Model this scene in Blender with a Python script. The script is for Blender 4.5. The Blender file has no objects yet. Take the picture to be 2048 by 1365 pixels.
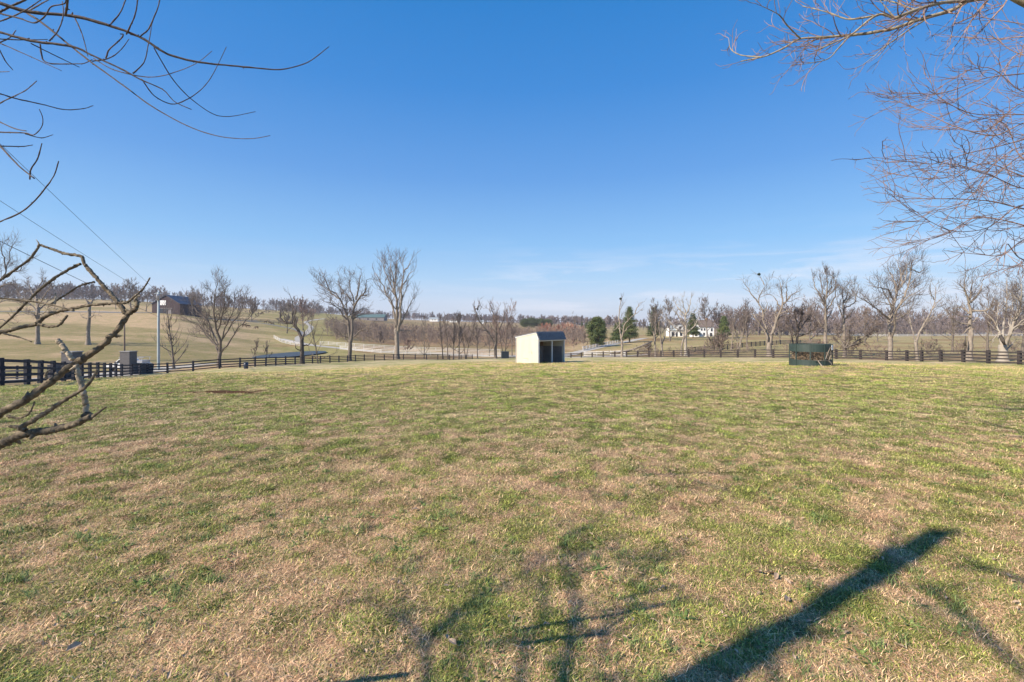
import bpy, math, random
import numpy as np
R = math.radians
# ------------------------------------------------------------------ camera, sky, sun
scene = bpy.context.scene
COL = scene.collection
F = 938.0; HZ = 655.0; EYE = 2.1          # focal length and horizon row in photo pixels, eye height in m
cd = bpy.data.cameras.new("camera"); cam = bpy.data.objects.new("camera", cd); COL.objects.link(cam)
cam.location = (0, 0, EYE); cam.rotation_euler = (R(90), 0, 0)
cd.sensor_width = 36; cd.lens = 36*F/2048; cd.shift_y = -(682.5-HZ)/2048
cd.clip_start = 0.05; cd.clip_end = 9000
scene.camera = cam
scene.render.resolution_x = 1024; scene.render.resolution_y = 682
scene.view_settings.view_transform = 'Standard'; scene.view_settings.look = 'None'
scene.view_settings.exposure = 0.68; scene.view_settings.gamma = 1
SH_AZ = R(59); SUN_EL = R(33)             # shadows run towards SH_AZ right of the view
TOSUN = np.array([-math.sin(SH_AZ)*math.cos(SUN_EL), -math.cos(SH_AZ)*math.cos(SUN_EL), math.sin(SUN_EL)])
w = bpy.data.worlds.new("World"); scene.world = w; w.use_nodes = True
nt = w.node_tree; N = nt.nodes; L = nt.links; N.clear()
def nd(tree, t, **k):
    n = tree.nodes.new(t)
    for a, b in k.items(): setattr(n, a, b)
    return n
sky = nd(nt, 'ShaderNodeTexSky', sky_type='NISHITA', sun_disc=False)
sky.sun_elevation = SUN_EL; sky.sun_rotation = SH_AZ + math.pi; sky.altitude = 250
sky.air_density = 1.0; sky.dust_density = 0.35; sky.ozone_density = 2.2
hs = nd(nt, 'ShaderNodeHueSaturation'); hs.inputs['Saturation'].default_value = 1.36
bg = nd(nt, 'ShaderNodeBackground'); bg.inputs['Strength'].default_value = 0.135
out = nd(nt, 'ShaderNodeOutputWorld')
tc = nd(nt, 'ShaderNodeTexCoord'); sep = nd(nt, 'ShaderNodeSeparateXYZ')
L.new(tc.outputs['Generated'], sep.inputs[0])
mp = nd(nt, 'ShaderNodeMapping'); mp.inputs['Scale'].default_value = (1.3, 1.3, 13); mp.inputs['Rotation'].default_value = (0.02, 0.05, 0)
L.new(tc.outputs['Generated'], mp.inputs[0])
n1 = nd(nt, 'ShaderNodeTexNoise'); n1.inputs['Scale'].default_value = 2.6; n1.inputs['Detail'].default_value = 8; n1.inputs['Roughness'].default_value = .62; n1.inputs['Distortion'].default_value = .5
L.new(mp.outputs[0], n1.inputs['Vector'])
def ramp(tree, stops, interp='LINEAR'):
    r = nd(tree, 'ShaderNodeValToRGB'); r.color_ramp.interpolation = interp
    e = r.color_ramp.elements
    while len(e) < len(stops): e.new(0.5)
    for i, (p, c) in enumerate(stops):
        e[i].position = p; e[i].color = (c, c, c, 1) if not hasattr(c, '__len__') else (*c, 1)
    return r
r1 = ramp(nt, [(.50, 0), (.72, 1)]); L.new(n1.outputs['Fac'], r1.inputs[0])
r2 = ramp(nt, [(0, .5), (.05, .75), (.11, .65), (.16, .12), (.2, 0)]); L.new(sep.outputs['Z'], r2.inputs[0])   # thin cloud low down only
r3 = ramp(nt, [(.40, .15), (.55, 1)])
ax = nd(nt, 'ShaderNodeMath', operation='MULTIPLY_ADD'); ax.inputs[1].default_value = .5; ax.inputs[2].default_value = .5
L.new(sep.outputs['X'], ax.inputs[0]); L.new(ax.outputs[0], r3.inputs[0])
m1 = nd(nt, 'ShaderNodeMath', operation='MULTIPLY'); m2 = nd(nt, 'ShaderNodeMath', operation='MULTIPLY')
L.new(r1.outputs[0], m1.inputs[0]); L.new(r2.outputs[0], m1.inputs[1]); L.new(m1.outputs[0], m2.inputs[0]); L.new(r3.outputs[0], m2.inputs[1])
# clear winter air: hue by height above the horizon, over the physical sky
r4 = ramp(nt, [(0, (3.0, 3.2, 4.0)), (.05, (2.75, 3.15, 4.1)), (.10, (2.0, 2.95, 4.2)), (.17, (1.3, 2.5, 4.15)), (.3, (.66, 1.7, 3.7)), (.45, (.26, 1.25, 3.3)), (.62, (.08, .98, 2.85)), (1, (.1, .9, 2.6))]); L.new(sep.outputs['Z'], r4.inputs[0])
mxv = nd(nt, 'ShaderNodeMix', data_type='RGBA'); mxv.inputs[0].default_value = .88
mxc = nd(nt, 'ShaderNodeMix', data_type='RGBA'); mxc.inputs[7].default_value = (4.3, 4.4, 4.9, 1)
L.new(sky.outputs[0], hs.inputs['Color']); L.new(hs.outputs[0], mxv.inputs[6]); L.new(r4.outputs[0], mxv.inputs[7])
L.new(mxv.outputs[2], mxc.inputs[6]); L.new(m2.outputs[0], mxc.inputs[0])
L.new(mxc.outputs[2], bg.inputs['Color']); L.new(bg.outputs[0], out.inputs[0])
sl = bpy.data.lights.new("sun", 'SUN'); so = bpy.data.objects.new("sun", sl); COL.objects.link(so)
sl.energy = 4.9; sl.angle = R(.53); sl.color = (1, .885, .74)
from mathutils import Vector
so.rotation_euler = Vector(TOSUN).to_track_quat('Z', 'Y').to_euler()

# ------------------------------------------------------------------ helpers
rng = np.random.default_rng(7)
def P(px, row, Y): return np.array([(px-1024)/F*Y, Y, EYE-(row-HZ)/F*Y])
def link(o, parent=None):
    COL.objects.link(o)
    if parent is not None:
        o.parent = parent
        o.matrix_parent_inverse = parent.matrix_world.inverted() if parent.type != 'EMPTY' else __import__('mathutils').Matrix.Translation(-parent.location)
    return o
def tag(o, label=None, cat=None, group=None, kind=None):
    if label: o['label'] = label
    if cat: o['category'] = cat
    if group: o['group'] = group
    if kind: o['kind'] = kind
    return o
def thing(name, label, cat, loc=(0, 0, 0), group=None):
    o = bpy.data.objects.new(name, None); o.location = tuple(float(a) for a in loc); o.empty_display_size = .2
    COL.objects.link(o); return tag(o, label, cat, group)
def mesh_np(name, v, quads=None, tris=None, mat=None, parent=None, smooth=False, cols=None):
    me = bpy.data.meshes.new(name)
    v = np.asarray(v, np.float32); fl = []; st = []; tot = []
    o_ = 0
    for a, k in ((quads, 4), (tris, 3)):
        if a is not None and len(a):
            a = np.asarray(a, np.int32); fl.append(a.ravel()); st.append(o_+np.arange(len(a))*k); tot.append(np.full(len(a), k)); o_ += len(a)*k
    fl = np.concatenate(fl); st = np.concatenate(st); tot = np.concatenate(tot)
    me.vertices.add(len(v)); me.vertices.foreach_set('co', v.ravel())
    me.loops.add(len(fl)); me.loops.foreach_set('vertex_index', fl.astype(np.int32))
    me.polygons.add(len(st)); me.polygons.foreach_set('loop_start', st.astype(np.int32)); me.polygons.foreach_set('loop_total', tot.astype(np.int32))
    me.polygons.foreach_set('use_smooth', np.full(len(st), bool(smooth)))
    if cols is not None:
        for nm, arr in cols.items():
            arr = np.asarray(arr, np.float32)
            if arr.ndim == 1: a = me.attributes.new(nm, 'FLOAT', 'POINT'); a.data.foreach_set('value', arr)
            else:
                a = me.attributes.new(nm, 'FLOAT_COLOR', 'POINT'); a.data.foreach_set('color', np.c_[arr, np.ones(len(arr))].astype(np.float32).ravel())
    me.update(); me.validate()
    if mat: me.materials.append(mat)
    o = bpy.data.objects.new(name, me)
    return link(o, parent)
class MB:                                    # collects solids, builds ONE mesh
    def __init__(s): s.v = []; s.q = []; s.t = []; s.n = 0
    def add(s, v, q=(), t=()):
        v = np.asarray(v, float); s.v.append(v)
        if len(q): s.q.append(np.asarray(q)+s.n)
        if len(t): s.t.append(np.asarray(t)+s.n)
        s.n += len(v); return s
    def hexa(s, p):                           # 8 points, bottom 4 then top 4
        return s.add(p, [[0, 3, 2, 1], [4, 5, 6, 7], [0, 1, 5, 4], [1, 2, 6, 5], [2, 3, 7, 6], [3, 0, 4, 7]])
    def box(s, c, size, ax=(1, 0), tilt=0):   # centre, size, x-axis direction in plan
        a = np.array([ax[0], ax[1], 0.])/math.hypot(*ax[:2]); b = np.array([-a[1], a[0], 0]); u = np.array([0, 0, 1.])
        if tilt: b, u = b*math.cos(tilt)+u*math.sin(tilt), u*math.cos(tilt)-b*math.sin(tilt)
        c = np.asarray(c, float); h = np.asarray(size)/2
        return s.hexa([c+a*i*h[0]+b*j*h[1]+u*k*h[2] for k in (-1, 1) for i, j in ((-1, -1), (1, -1), (1, 1), (-1, 1))])
    def bar(s, p, q, w_, h_):                  # beam between two points
        p = np.asarray(p, float); q = np.asarray(q, float); d = q-p; d /= np.linalg.norm(d)
        a = np.cross(d, [0, 0, 1.]); a = a/np.linalg.norm(a) if np.linalg.norm(a) > 1e-4 else np.array([1., 0, 0]); u = np.cross(a, d)
        return s.hexa([e+a*i*w_/2+u*j*h_/2 for e in (p, q) for i, j in ((-1, -1), (1, -1), (1, 1), (-1, 1))])
    def prism(s, prof, org, ax, ay, az, length):  # profile (a,b) in ax/ay plane extruded along az
        n = len(prof); org = np.asarray(org, float); ax = np.asarray(ax, float); ay = np.asarray(ay, float); az = np.asarray(az, float)
        A = [org+ax*a+ay*b for a, b in prof]; B = [p+az*length for p in A]
        s.add(A+B, [[i, (i+1) % n, n+(i+1) % n, n+i] for i in range(n)])
        m = np.mean(A, 0); s.add(A+[m], t=[[(i+1) % n, i, n] for i in range(n)]); m = np.mean(B, 0)
        return s.add(B+[m], t=[[i, (i+1) % n, n] for i in range(n)])
    def tubes(s, pts, rad, sides):
        v, q, t = tube_np(pts, rad, sides); return s.add(v, q, t)
    def tube(s, pts, rad, sides=8):
        pts = np.asarray(pts, float)[None]; rad = np.broadcast_to(np.asarray(rad, float), pts.shape[1])[None]
        return s.tubes(pts, rad, sides)
    def build(s, name, mat, parent=None, smooth=False):
        return mesh_np(name, np.concatenate(s.v), np.concatenate(s.q) if s.q else None, np.concatenate(s.t) if s.t else None, mat, parent, smooth)
def tube_np(pts, rad, sides):
    M, n, _ = pts.shape
    tg = np.gradient(pts, axis=1); tg /= np.linalg.norm(tg, axis=2, keepdims=True)+1e-9
    mean = pts[:, -1]-pts[:, 0]; mean /= np.linalg.norm(mean, axis=1, keepdims=True)+1e-9
    ref = np.where(np.abs(mean[:, 2:3]) < .8, np.array([[0, 0, 1.]]), np.array([[1., 0.2, 0]]))[:, None]
    a = np.cross(tg, np.broadcast_to(ref, tg.shape)); a /= np.linalg.norm(a, axis=2, keepdims=True)+1e-9
    b = np.cross(tg, a)
    th = np.arange(sides)*2*math.pi/sides
    v = pts[:, :, None]+rad[:, :, None, None]*(a[:, :, None]*np.cos(th)[:, None]+b[:, :, None]*np.sin(th)[:, None])
    i = np.arange(M)[:, None, None]*n*sides+np.arange(n-1)[None, :, None]*sides
    k = np.arange(sides)[None, None]; k2 = (k+1) % sides
    q = np.stack([i+k, i+k2, i+sides+k2, i+sides+k], -1).reshape(-1, 4)
    e = (np.arange(M)*n*sides+(n-1)*sides)[:, None]; kk = np.arange(1, sides-1)[None]
    t = np.stack([e+0*kk, e+kk, e+kk+1], -1).reshape(-1, 3)
    return v.reshape(-1, 3), q, t
# value noise, used for terrain bumps and for where dry and green grass grow
_tab = np.random.default_rng(3).random((256, 256))
def vn(x, y):
    x = np.asarray(x, float); y = np.asarray(y, float); xi = np.floor(x).astype(int); yi = np.floor(y).astype(int)
    fx = x-xi; fy = y-yi; fx = fx*fx*(3-2*fx); fy = fy*fy*(3-2*fy); a, b, c, d = (_tab[(xi+i) % 256, (yi+j) % 256] for i, j in ((0, 0), (1, 0), (0, 1), (1, 1)))
    return (a*(1-fx)+b*fx)*(1-fy)+(c*(1-fx)+d*fx)*fy
def fbm(x, y, o=4):
    s = 0; a = .5; t = 0
    for i in range(o): s = s+a*vn(x*2**i+17.3*i, y*2**i+9.1*i); t += a; a *= .55
    return s/t
def ss(a, b, x): t = np.clip((x-a)/(b-a), 0, 1); return t*t*(3-2*t)

# ------------------------------------------------------------------ materials
def mat(name, col, rough=.8, noise=0, scale=8, bump=0, spec=.3, col2=None, metal=0, stretch=(1, 1, 1), attr=None, detail=6):
    m = bpy.data.materials.new(name); m.use_nodes = True; t = m.node_tree; b = t.nodes['Principled BSDF']
    b.inputs['Roughness'].default_value = rough; b.inputs['Specular IOR Level'].default_value = spec; b.inputs['Metallic'].default_value = metal
    b.inputs['Base Color'].default_value = (*col, 1)
    if noise or bump or col2:
        c = nd(t, 'ShaderNodeTexCoord'); mpp = nd(t, 'ShaderNodeMapping'); mpp.inputs['Scale'].default_value = stretch
        n = nd(t, 'ShaderNodeTexNoise'); n.inputs['Scale'].default_value = scale; n.inputs['Detail'].default_value = detail; n.inputs['Roughness'].default_value = .65
        t.links.new(c.outputs['Object'], mpp.inputs[0]); t.links.new(mpp.outputs[0], n.inputs['Vector'])
        c2 = col2 or tuple(x*(1-noise) for x in col); c1 = col if col2 else tuple(min(1, x*(1+noise)) for x in col)
        r = ramp(t, [(.32, c2), (.66, c1)]); t.links.new(n.outputs['Fac'], r.inputs[0]); t.links.new(r.outputs[0], b.inputs['Base Color'])
        if bump:
            bp = nd(t, 'ShaderNodeBump'); bp.inputs['Strength'].default_value = bump; bp.inputs['Distance'].default_value = .02
            t.links.new(n.outputs['Fac'], bp.inputs['Height']); t.links.new(bp.outputs[0], b.inputs['Normal'])
    return m
M = {}
M['bark'] = mat('bark grey brown', (.21, .175, .145), .95, bump=.6, scale=5, col2=(.10, .085, .07), stretch=(3, 3, .8))
M['bark_pale'] = mat('bark pale', (.33, .28, .225), .95, bump=.5, scale=1.6, col2=(.17, .14, .115), stretch=(2, 2, 1))
M['bark_white'] = mat('bark sycamore', (.40, .365, .31), .9, scale=1.2, col2=(.28, .23, .18))
M['bark_dark'] = mat('bark dark', (.12, .10, .085), .95, scale=4, bump=.5, col2=(.05, .042, .036))
M['twig'] = mat('twig brown', (.15, .118, .10), .9, .25, 1.5)
M['twig_grey'] = mat('twig grey', (.18, .152, .132), .9, .25, 1.5)
M['twig_red'] = mat('twig red brown', (.25, .175, .145), .9, .3, 1.5)
M['near_twig'] = mat('near twig', (.135, .095, .075), .75, bump=.7, scale=55, col2=(.055, .04, .034))
M['near_dead'] = mat('dead limb', (.30, .24, .16), .9, bump=1., scale=38, col2=(.085, .065, .045), stretch=(1, 1, 1))
M['near_bare'] = mat('bare dead wood', (.60, .50, .36), .85, bump=1, scale=30, col2=(.25, .19, .12))
M['near_pale'] = mat('smooth pale limb', (.40, .35, .25), .85, bump=.6, scale=9, col2=(.16, .13, .09))
M['near_pink'] = mat('pinkish twig', (.27, .18, .148), .8, .3, 5)
M['far_twig'] = mat('far wood twigs', (.185, .15, .142), .95, .3, .05)
M['brush'] = mat('brush', (.23, .178, .145), .95, .35, .3)
M['brush_red'] = mat('red brush', (.33, .17, .115), .95, .35, .3)
M['fence'] = mat('black fence paint', (.016, .018, .030), .8, scale=3, col2=(.04, .042, .055), spec=.25)
M['fence_b'] = mat('weathered dark fence', (.035, .030, .032), .85, scale=2, col2=(.075, .062, .056), spec=.2)
M['fence_w'] = mat('white fence paint', (.58, .56, .53), .6, .12, 1)
M['shed'] = mat('cream shed siding', (.66, .58, .44), .7, .07, 1.6, stretch=(2, 2, .35))
M['trim'] = mat('white trim', (.62, .62, .60), .6, .06, 2)
M['shingle'] = mat('slate shingles', (.16, .165, .18), .8, .35, 7)
M['wood_in'] = mat('inside boards', (.34, .20, .11), .85, scale=4, col2=(.12, .072, .045), stretch=(1, 1, 8))
M['panel_in'] = mat('inside grey panel', (.24, .22, .22), .8, .15, 2)
M['green_p'] = mat('green plastic', (.026, .044, .038), .5, scale=2.5, col2=(.036, .056, .049), spec=.5)
M['sticker'] = mat('white sticker', (.75, .78, .8), .5)
M['ink'] = mat('blue ink', (.05, .12, .3), .6)
M['hay'] = mat('hay', (.30, .22, .14), .95, .35, 9)
M['gravel'] = mat('pale gravel', (.47, .43, .37), .95, scale=.8, col2=(.36, .33, .28), detail=10)
M['asphalt'] = mat('old asphalt', (.21, .205, .20), .9, .15, .5)
M['stone'] = mat('grey stone', (.145, .135, .135), .9, bump=.8, scale=5, col2=(.09, .085, .088))
M['cap'] = mat('stone cap', (.26, .25, .24), .85, .12, 4)
M['pole'] = mat('pole blue grey', (.33, .38, .39), .7, .15, 3, stretch=(1, 1, .2))
M['pole_b'] = mat('pole brown', (.16, .12, .10), .9, .2, 3)
M['wire'] = mat('wire', (.02, .02, .022), .5)
M['car_w'] = mat('white car paint', (.78, .79, .80), .25, spec=.6)
M['glass'] = mat('dark glass', (.03, .035, .045), .12, spec=.7)
M['rubber'] = mat('rubber', (.02, .02, .02), .9)
M['steel'] = mat('steel', (.45, .46, .5), .4, metal=.6)
M['barn'] = mat('dark barn boards', (.075, .048, .05), .85, scale=1.5, col2=(.045, .034, .04), stretch=(4, 4, .3))
M['barn_roof'] = mat('barn roof', (.07, .08, .11), .5, .2, .6)
M['barn_grey'] = mat('grey barn boards', (.22, .20, .20), .9, .2, 1)
M['hwhite'] = mat('white siding', (.80, .80, .78), .6, .05, 1)
M['hroof'] = mat('brown shingles', (.16, .125, .105), .9, .2, 2)
M['hroof_g'] = mat('grey metal roof', (.33, .36, .36), .5, .1, 1)
M['hgreen'] = mat('green metal roof', (.10, .155, .15), .5, .1, 1)
M['tan'] = mat('tan brick', (.55, .36, .22), .9, .15, 1)
M['horse'] = mat('bay horse coat', (.055, .028, .016), .6, .2, 3)
M['barrel'] = mat('blue black plastic', (.02, .03, .055), .4, spec=.5)
M['box'] = mat('dark green box', (.028, .04, .05), .5, .1, 3)
M['nest'] = mat('mistletoe', (.035, .045, .022), .95, .4, 3)
M['soil'] = mat('bare soil', (.16, .085, .05), 1, bump=.8, scale=12, col2=(.09, .048, .03))
M['leaf'] = mat('pale dead leaf', (.40, .29, .20), .8, .4, 40)
def grass_mat(name, stuff=True):
    m = bpy.data.materials.new(name); m.use_nodes = True; t = m.node_tree; b = t.nodes['Principled BSDF']
    b.inputs['Roughness'].default_value = .75; b.inputs['Specular IOR Level'].default_value = .25
    a = nd(t, 'ShaderNodeAttribute', attribute_type='INSTANCER', attribute_name='tint'); c = nd(t, 'ShaderNodeAttribute', attribute_type='GEOMETRY', attribute_name='bcol')
    x = nd(t, 'ShaderNodeMix', data_type='RGBA', blend_type='MULTIPLY'); x.inputs[0].default_value = 1
    t.links.new(a.outputs['Color'], x.inputs[6]); t.links.new(c.outputs['Color'], x.inputs[7]); t.links.new(x.outputs[2], b.inputs['Base Color'])
    return m
M['grass'] = grass_mat('grass blades')
def needle_mat():
    m = bpy.data.materials.new('needles'); m.use_nodes = True; t = m.node_tree; b = t.nodes['Principled BSDF']
    b.inputs['Roughness'].default_value = .8
    c = nd(t, 'ShaderNodeAttribute', attribute_name='bcol'); t.links.new(c.outputs['Color'], b.inputs['Base Color']); return m
M['needle'] = needle_mat()
# ground: base colour of the sward from the vertex attribute, fine blades by noise
def ground_mat():
    m = bpy.data.materials.new('pasture'); m.use_nodes = True; t = m.node_tree; b = t.nodes['Principled BSDF']; K = t.links.new
    b.inputs['Roughness'].default_value = 1; b.inputs['Specular IOR Level'].default_value = .1
    a = nd(t, 'ShaderNodeAttribute', attribute_name='gcol'); g = nd(t, 'ShaderNodeNewGeometry')
    def noise(sc, det=8, rough=.65, st=(1, 1, 1)):
        mp_ = nd(t, 'ShaderNodeMapping'); mp_.inputs['Scale'].default_value = st; K(g.outputs['Position'], mp_.inputs[0])
        n = nd(t, 'ShaderNodeTexNoise'); n.inputs['Scale'].default_value = sc; n.inputs['Detail'].default_value = det; n.inputs['Roughness'].default_value = rough; K(mp_.outputs[0], n.inputs['Vector']); return n
    na = noise(30, 4, .8); nb = noise(3.2, 9, .78); nc = noise(.35, 8, .7, (1, .8, 1))
    def mul(prev, n, lo, hi, p0=.3, p1=.7):
        r = ramp(t, [(p0, lo), (p1, hi)]); K(n.outputs['Fac'], r.inputs[0])
        x = nd(t, 'ShaderNodeMix', data_type='RGBA', blend_type='MULTIPLY'); x.inputs[0].default_value = 1; K(prev, x.inputs[6]); K(r.outputs[0], x.inputs[7]); return x.outputs[2]
    c = mul(a.outputs['Color'], na, (.6, .6, .6), (1.25, 1.22, 1.15))
    c = mul(c, nb, (.62, .78, .55), (1.38, 1.18, 1.35), .36, .64)
    c = mul(c, nc, (.78, .86, .72), (1.22, 1.12, 1.25), .36, .64)
    K(c, b.inputs['Base Color'])
    bp = nd(t, 'ShaderNodeBump'); bp.inputs['Strength'].default_value = .9; bp.inputs['Distance'].default_value = .05; K(nb.outputs['Fac'], bp.inputs['Height']); K(bp.outputs[0], b.inputs['Normal'])
    return m
M['ground'] = ground_mat()

# ------------------------------------------------------------------ terrain: height field
NEAR = [(-60, 0.), (1, 0.), (6, 0.), (14, -.07), (22, -.22)]
def pr(lst, near=NEAR): return near+[(Y, EYE-(row-HZ)/F*Y) for Y, row in lst]
PROF = {
 -700: pr([(30, 760), (50, 752), (80, 732), (120, 700), (200, 650), (300, 625), (450, 600), (900, 595), (4000, 640)]),
 0: pr([(24, 773), (38, 765), (52, 758), (62, 752), (80, 732), (100, 705), (150, 662), (230, 631), (262, 624), (350, 609), (450, 599), (700, 600), (4000, 640)], NEAR[:4]),
 200: pr([(25, 770), (45, 756), (62, 750), (80, 738), (100, 712), (150, 670), (230, 634), (262, 626), (350, 611), (450, 601), (700, 602), (4000, 640)], NEAR[:4]),
 350: pr([(45, 757), (67, 745), (80, 736), (100, 718), (130, 692), (180, 655), (240, 630), (300, 622), (400, 612), (600, 607), (1000, 612), (4000, 642)]),
 450: pr([(45, 752), (66, 737), (85, 728), (105, 720), (130, 704), (180, 673), (250, 648), (330, 634), (450, 622), (700, 614), (1000, 618), (4000, 645)]),
 560: pr([(45, 747), (80, 730.5), (100, 722.5), (120, 714), (160, 698), (185, 684), (250, 660), (330, 643), (450, 628), (700, 622), (1000, 625), (4000, 645)]),
 650: pr([(45, 742), (94, 727), (105, 723), (125, 713), (158, 699), (190, 686), (250, 668), (330, 652), (450, 636), (700, 627), (1000, 630), (4000, 646)]),
 800: pr([(44, 733), (119, 720), (135, 714), (160, 705), (180, 698), (230, 687), (300, 674), (400, 659), (550, 647), (800, 640), (1200, 640), (4000, 648)]),
 920: pr([(44, 728), (95, 719), (112, 720), (135, 719), (150, 713), (170, 705), (200, 696), (260, 681), (350, 667), (500, 655), (750, 646), (1200, 644), (4000, 649)]),
 1030: pr([(44, 727), (80, 717), (95, 718), (120, 720), (150, 713), (175, 705), (210, 697), (260, 686), (350, 672), (500, 658), (750, 649), (1200, 645), (4000, 650)]),
 1200: pr([(44, 726), (85, 715), (100, 716), (115, 717), (130, 711), (150, 702), (190, 691), (240, 682), (330, 672), (500, 662), (800, 654), (1200, 650), (4000, 650)]),
 1330: pr([(44, 727), (86, 715), (98, 716), (110, 712), (130, 701), (160, 690), (210, 681), (260, 674), (350, 668), (600, 662), (1200, 657), (4000, 655)]),
 1465: pr([(30, 736), (44, 728), (80, 716), (92, 714), (110, 706), (140, 693), (200, 680), (270, 673), (350, 669), (600, 663), (1200, 658), (4000, 655)]),
 1640: pr([(30, 731), (45, 726), (71, 717.5), (84, 712), (110, 697), (150, 688), (220, 679), (350, 671), (600, 664), (1200, 658), (4000, 655)]),
 1800: pr([(30, 735), (45, 730), (66, 721.5), (80, 713), (110, 699), (150, 690), (220, 681), (350, 672), (600, 665), (1200, 659), (4000, 655)]),
 2048: pr([(30, 742), (46, 732), (60, 718), (80, 707), (110, 697), (150, 690), (220, 681), (350, 672), (600, 665), (1200, 659), (4000, 655)]),
 2750: pr([(30, 744), (46, 730), (60, 718), (80, 706), (110, 697), (220, 681), (350, 672), (1200, 659), (4000, 655)]),
}
_px = np.array(sorted(PROF)); _yg = np.r_[np.linspace(-60, 3.9, 60), 4*1.009**np.arange(780)]
def herm(xs, ys, x):
    xs = np.array(xs, float); ys = np.array(ys, float); d = np.diff(ys)/np.diff(xs); m = np.r_[d[0], 0*d[1:], d[-1]]
    for i in range(1, len(xs)-1): m[i] = 0 if d[i-1]*d[i] <= 0 else 2*d[i-1]*d[i]/(d[i-1]+d[i])
    k = np.clip(np.searchsorted(xs, x)-1, 0, len(xs)-2); h = xs[k+1]-xs[k]; t = np.clip((x-xs[k])/h, 0, 1)
    return ys[k]*(1+2*t)*(1-t)**2+m[k]*h*t*(1-t)**2+ys[k+1]*t*t*(3-2*t)+m[k+1]*h*t*t*(t-1)
_T = np.array([herm(*zip(*PROF[p]), _yg) for p in _px])
_pg = np.arange(-700, 2751, 25.); _T = np.array([[0]]) if False else np.stack([np.interp(_pg, _px, _T[:, j]) for j in range(len(_yg))], 1)
_k = np.array([1, 3, 5, 3, 1.])/13
_T = np.apply_along_axis(lambda a: np.convolve(np.pad(a, 2, 'edge'), _k, 'valid'), 0, _T)
def height(x, y, bumps=True):
    x = np.asarray(x, float); y = np.asarray(y, float)
    u = 1024+F*x/np.maximum(y, 6.); u = np.clip(u, -699, 2749)
    fi = (u+700)/25; i = np.clip(fi.astype(int), 0, len(_pg)-2); fi = fi-i
    j = np.clip(np.searchsorted(_yg, y)-1, 0, len(_yg)-2); fj = np.clip((y-_yg[j])/(_yg[j+1]-_yg[j]), 0, 1)
    z = (_T[i, j]*(1-fi)+_T[i+1, j]*fi)*(1-fj)+(_T[i, j+1]*(1-fi)+_T[i+1, j+1]*fi)*fj
    # pond basin
    ex = (x+62.5)/6.2; ey = (y-134)/18; z = z-1.5*np.exp(-(ex*ex+ey*ey)**2*1.1)
    if bumps:
        z = z+.07*(fbm(x*.6, y*.6, 3)-.5)*ss(0, 12, np.hypot(x, y))+.06*(fbm(x*3, y*3, 3)-.5)*(1-ss(20, 60, y))
        z = z+.6*(fbm(x*.05, y*.05)-.5)*ss(90, 220, y)
    return z
def G(px, Y, off=0): x = (px-1024)/F*Y; return np.array([x, Y, float(height(x, Y))+off])
def row_of(p): return HZ-(p[2]-EYE)*F/p[1]

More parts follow.
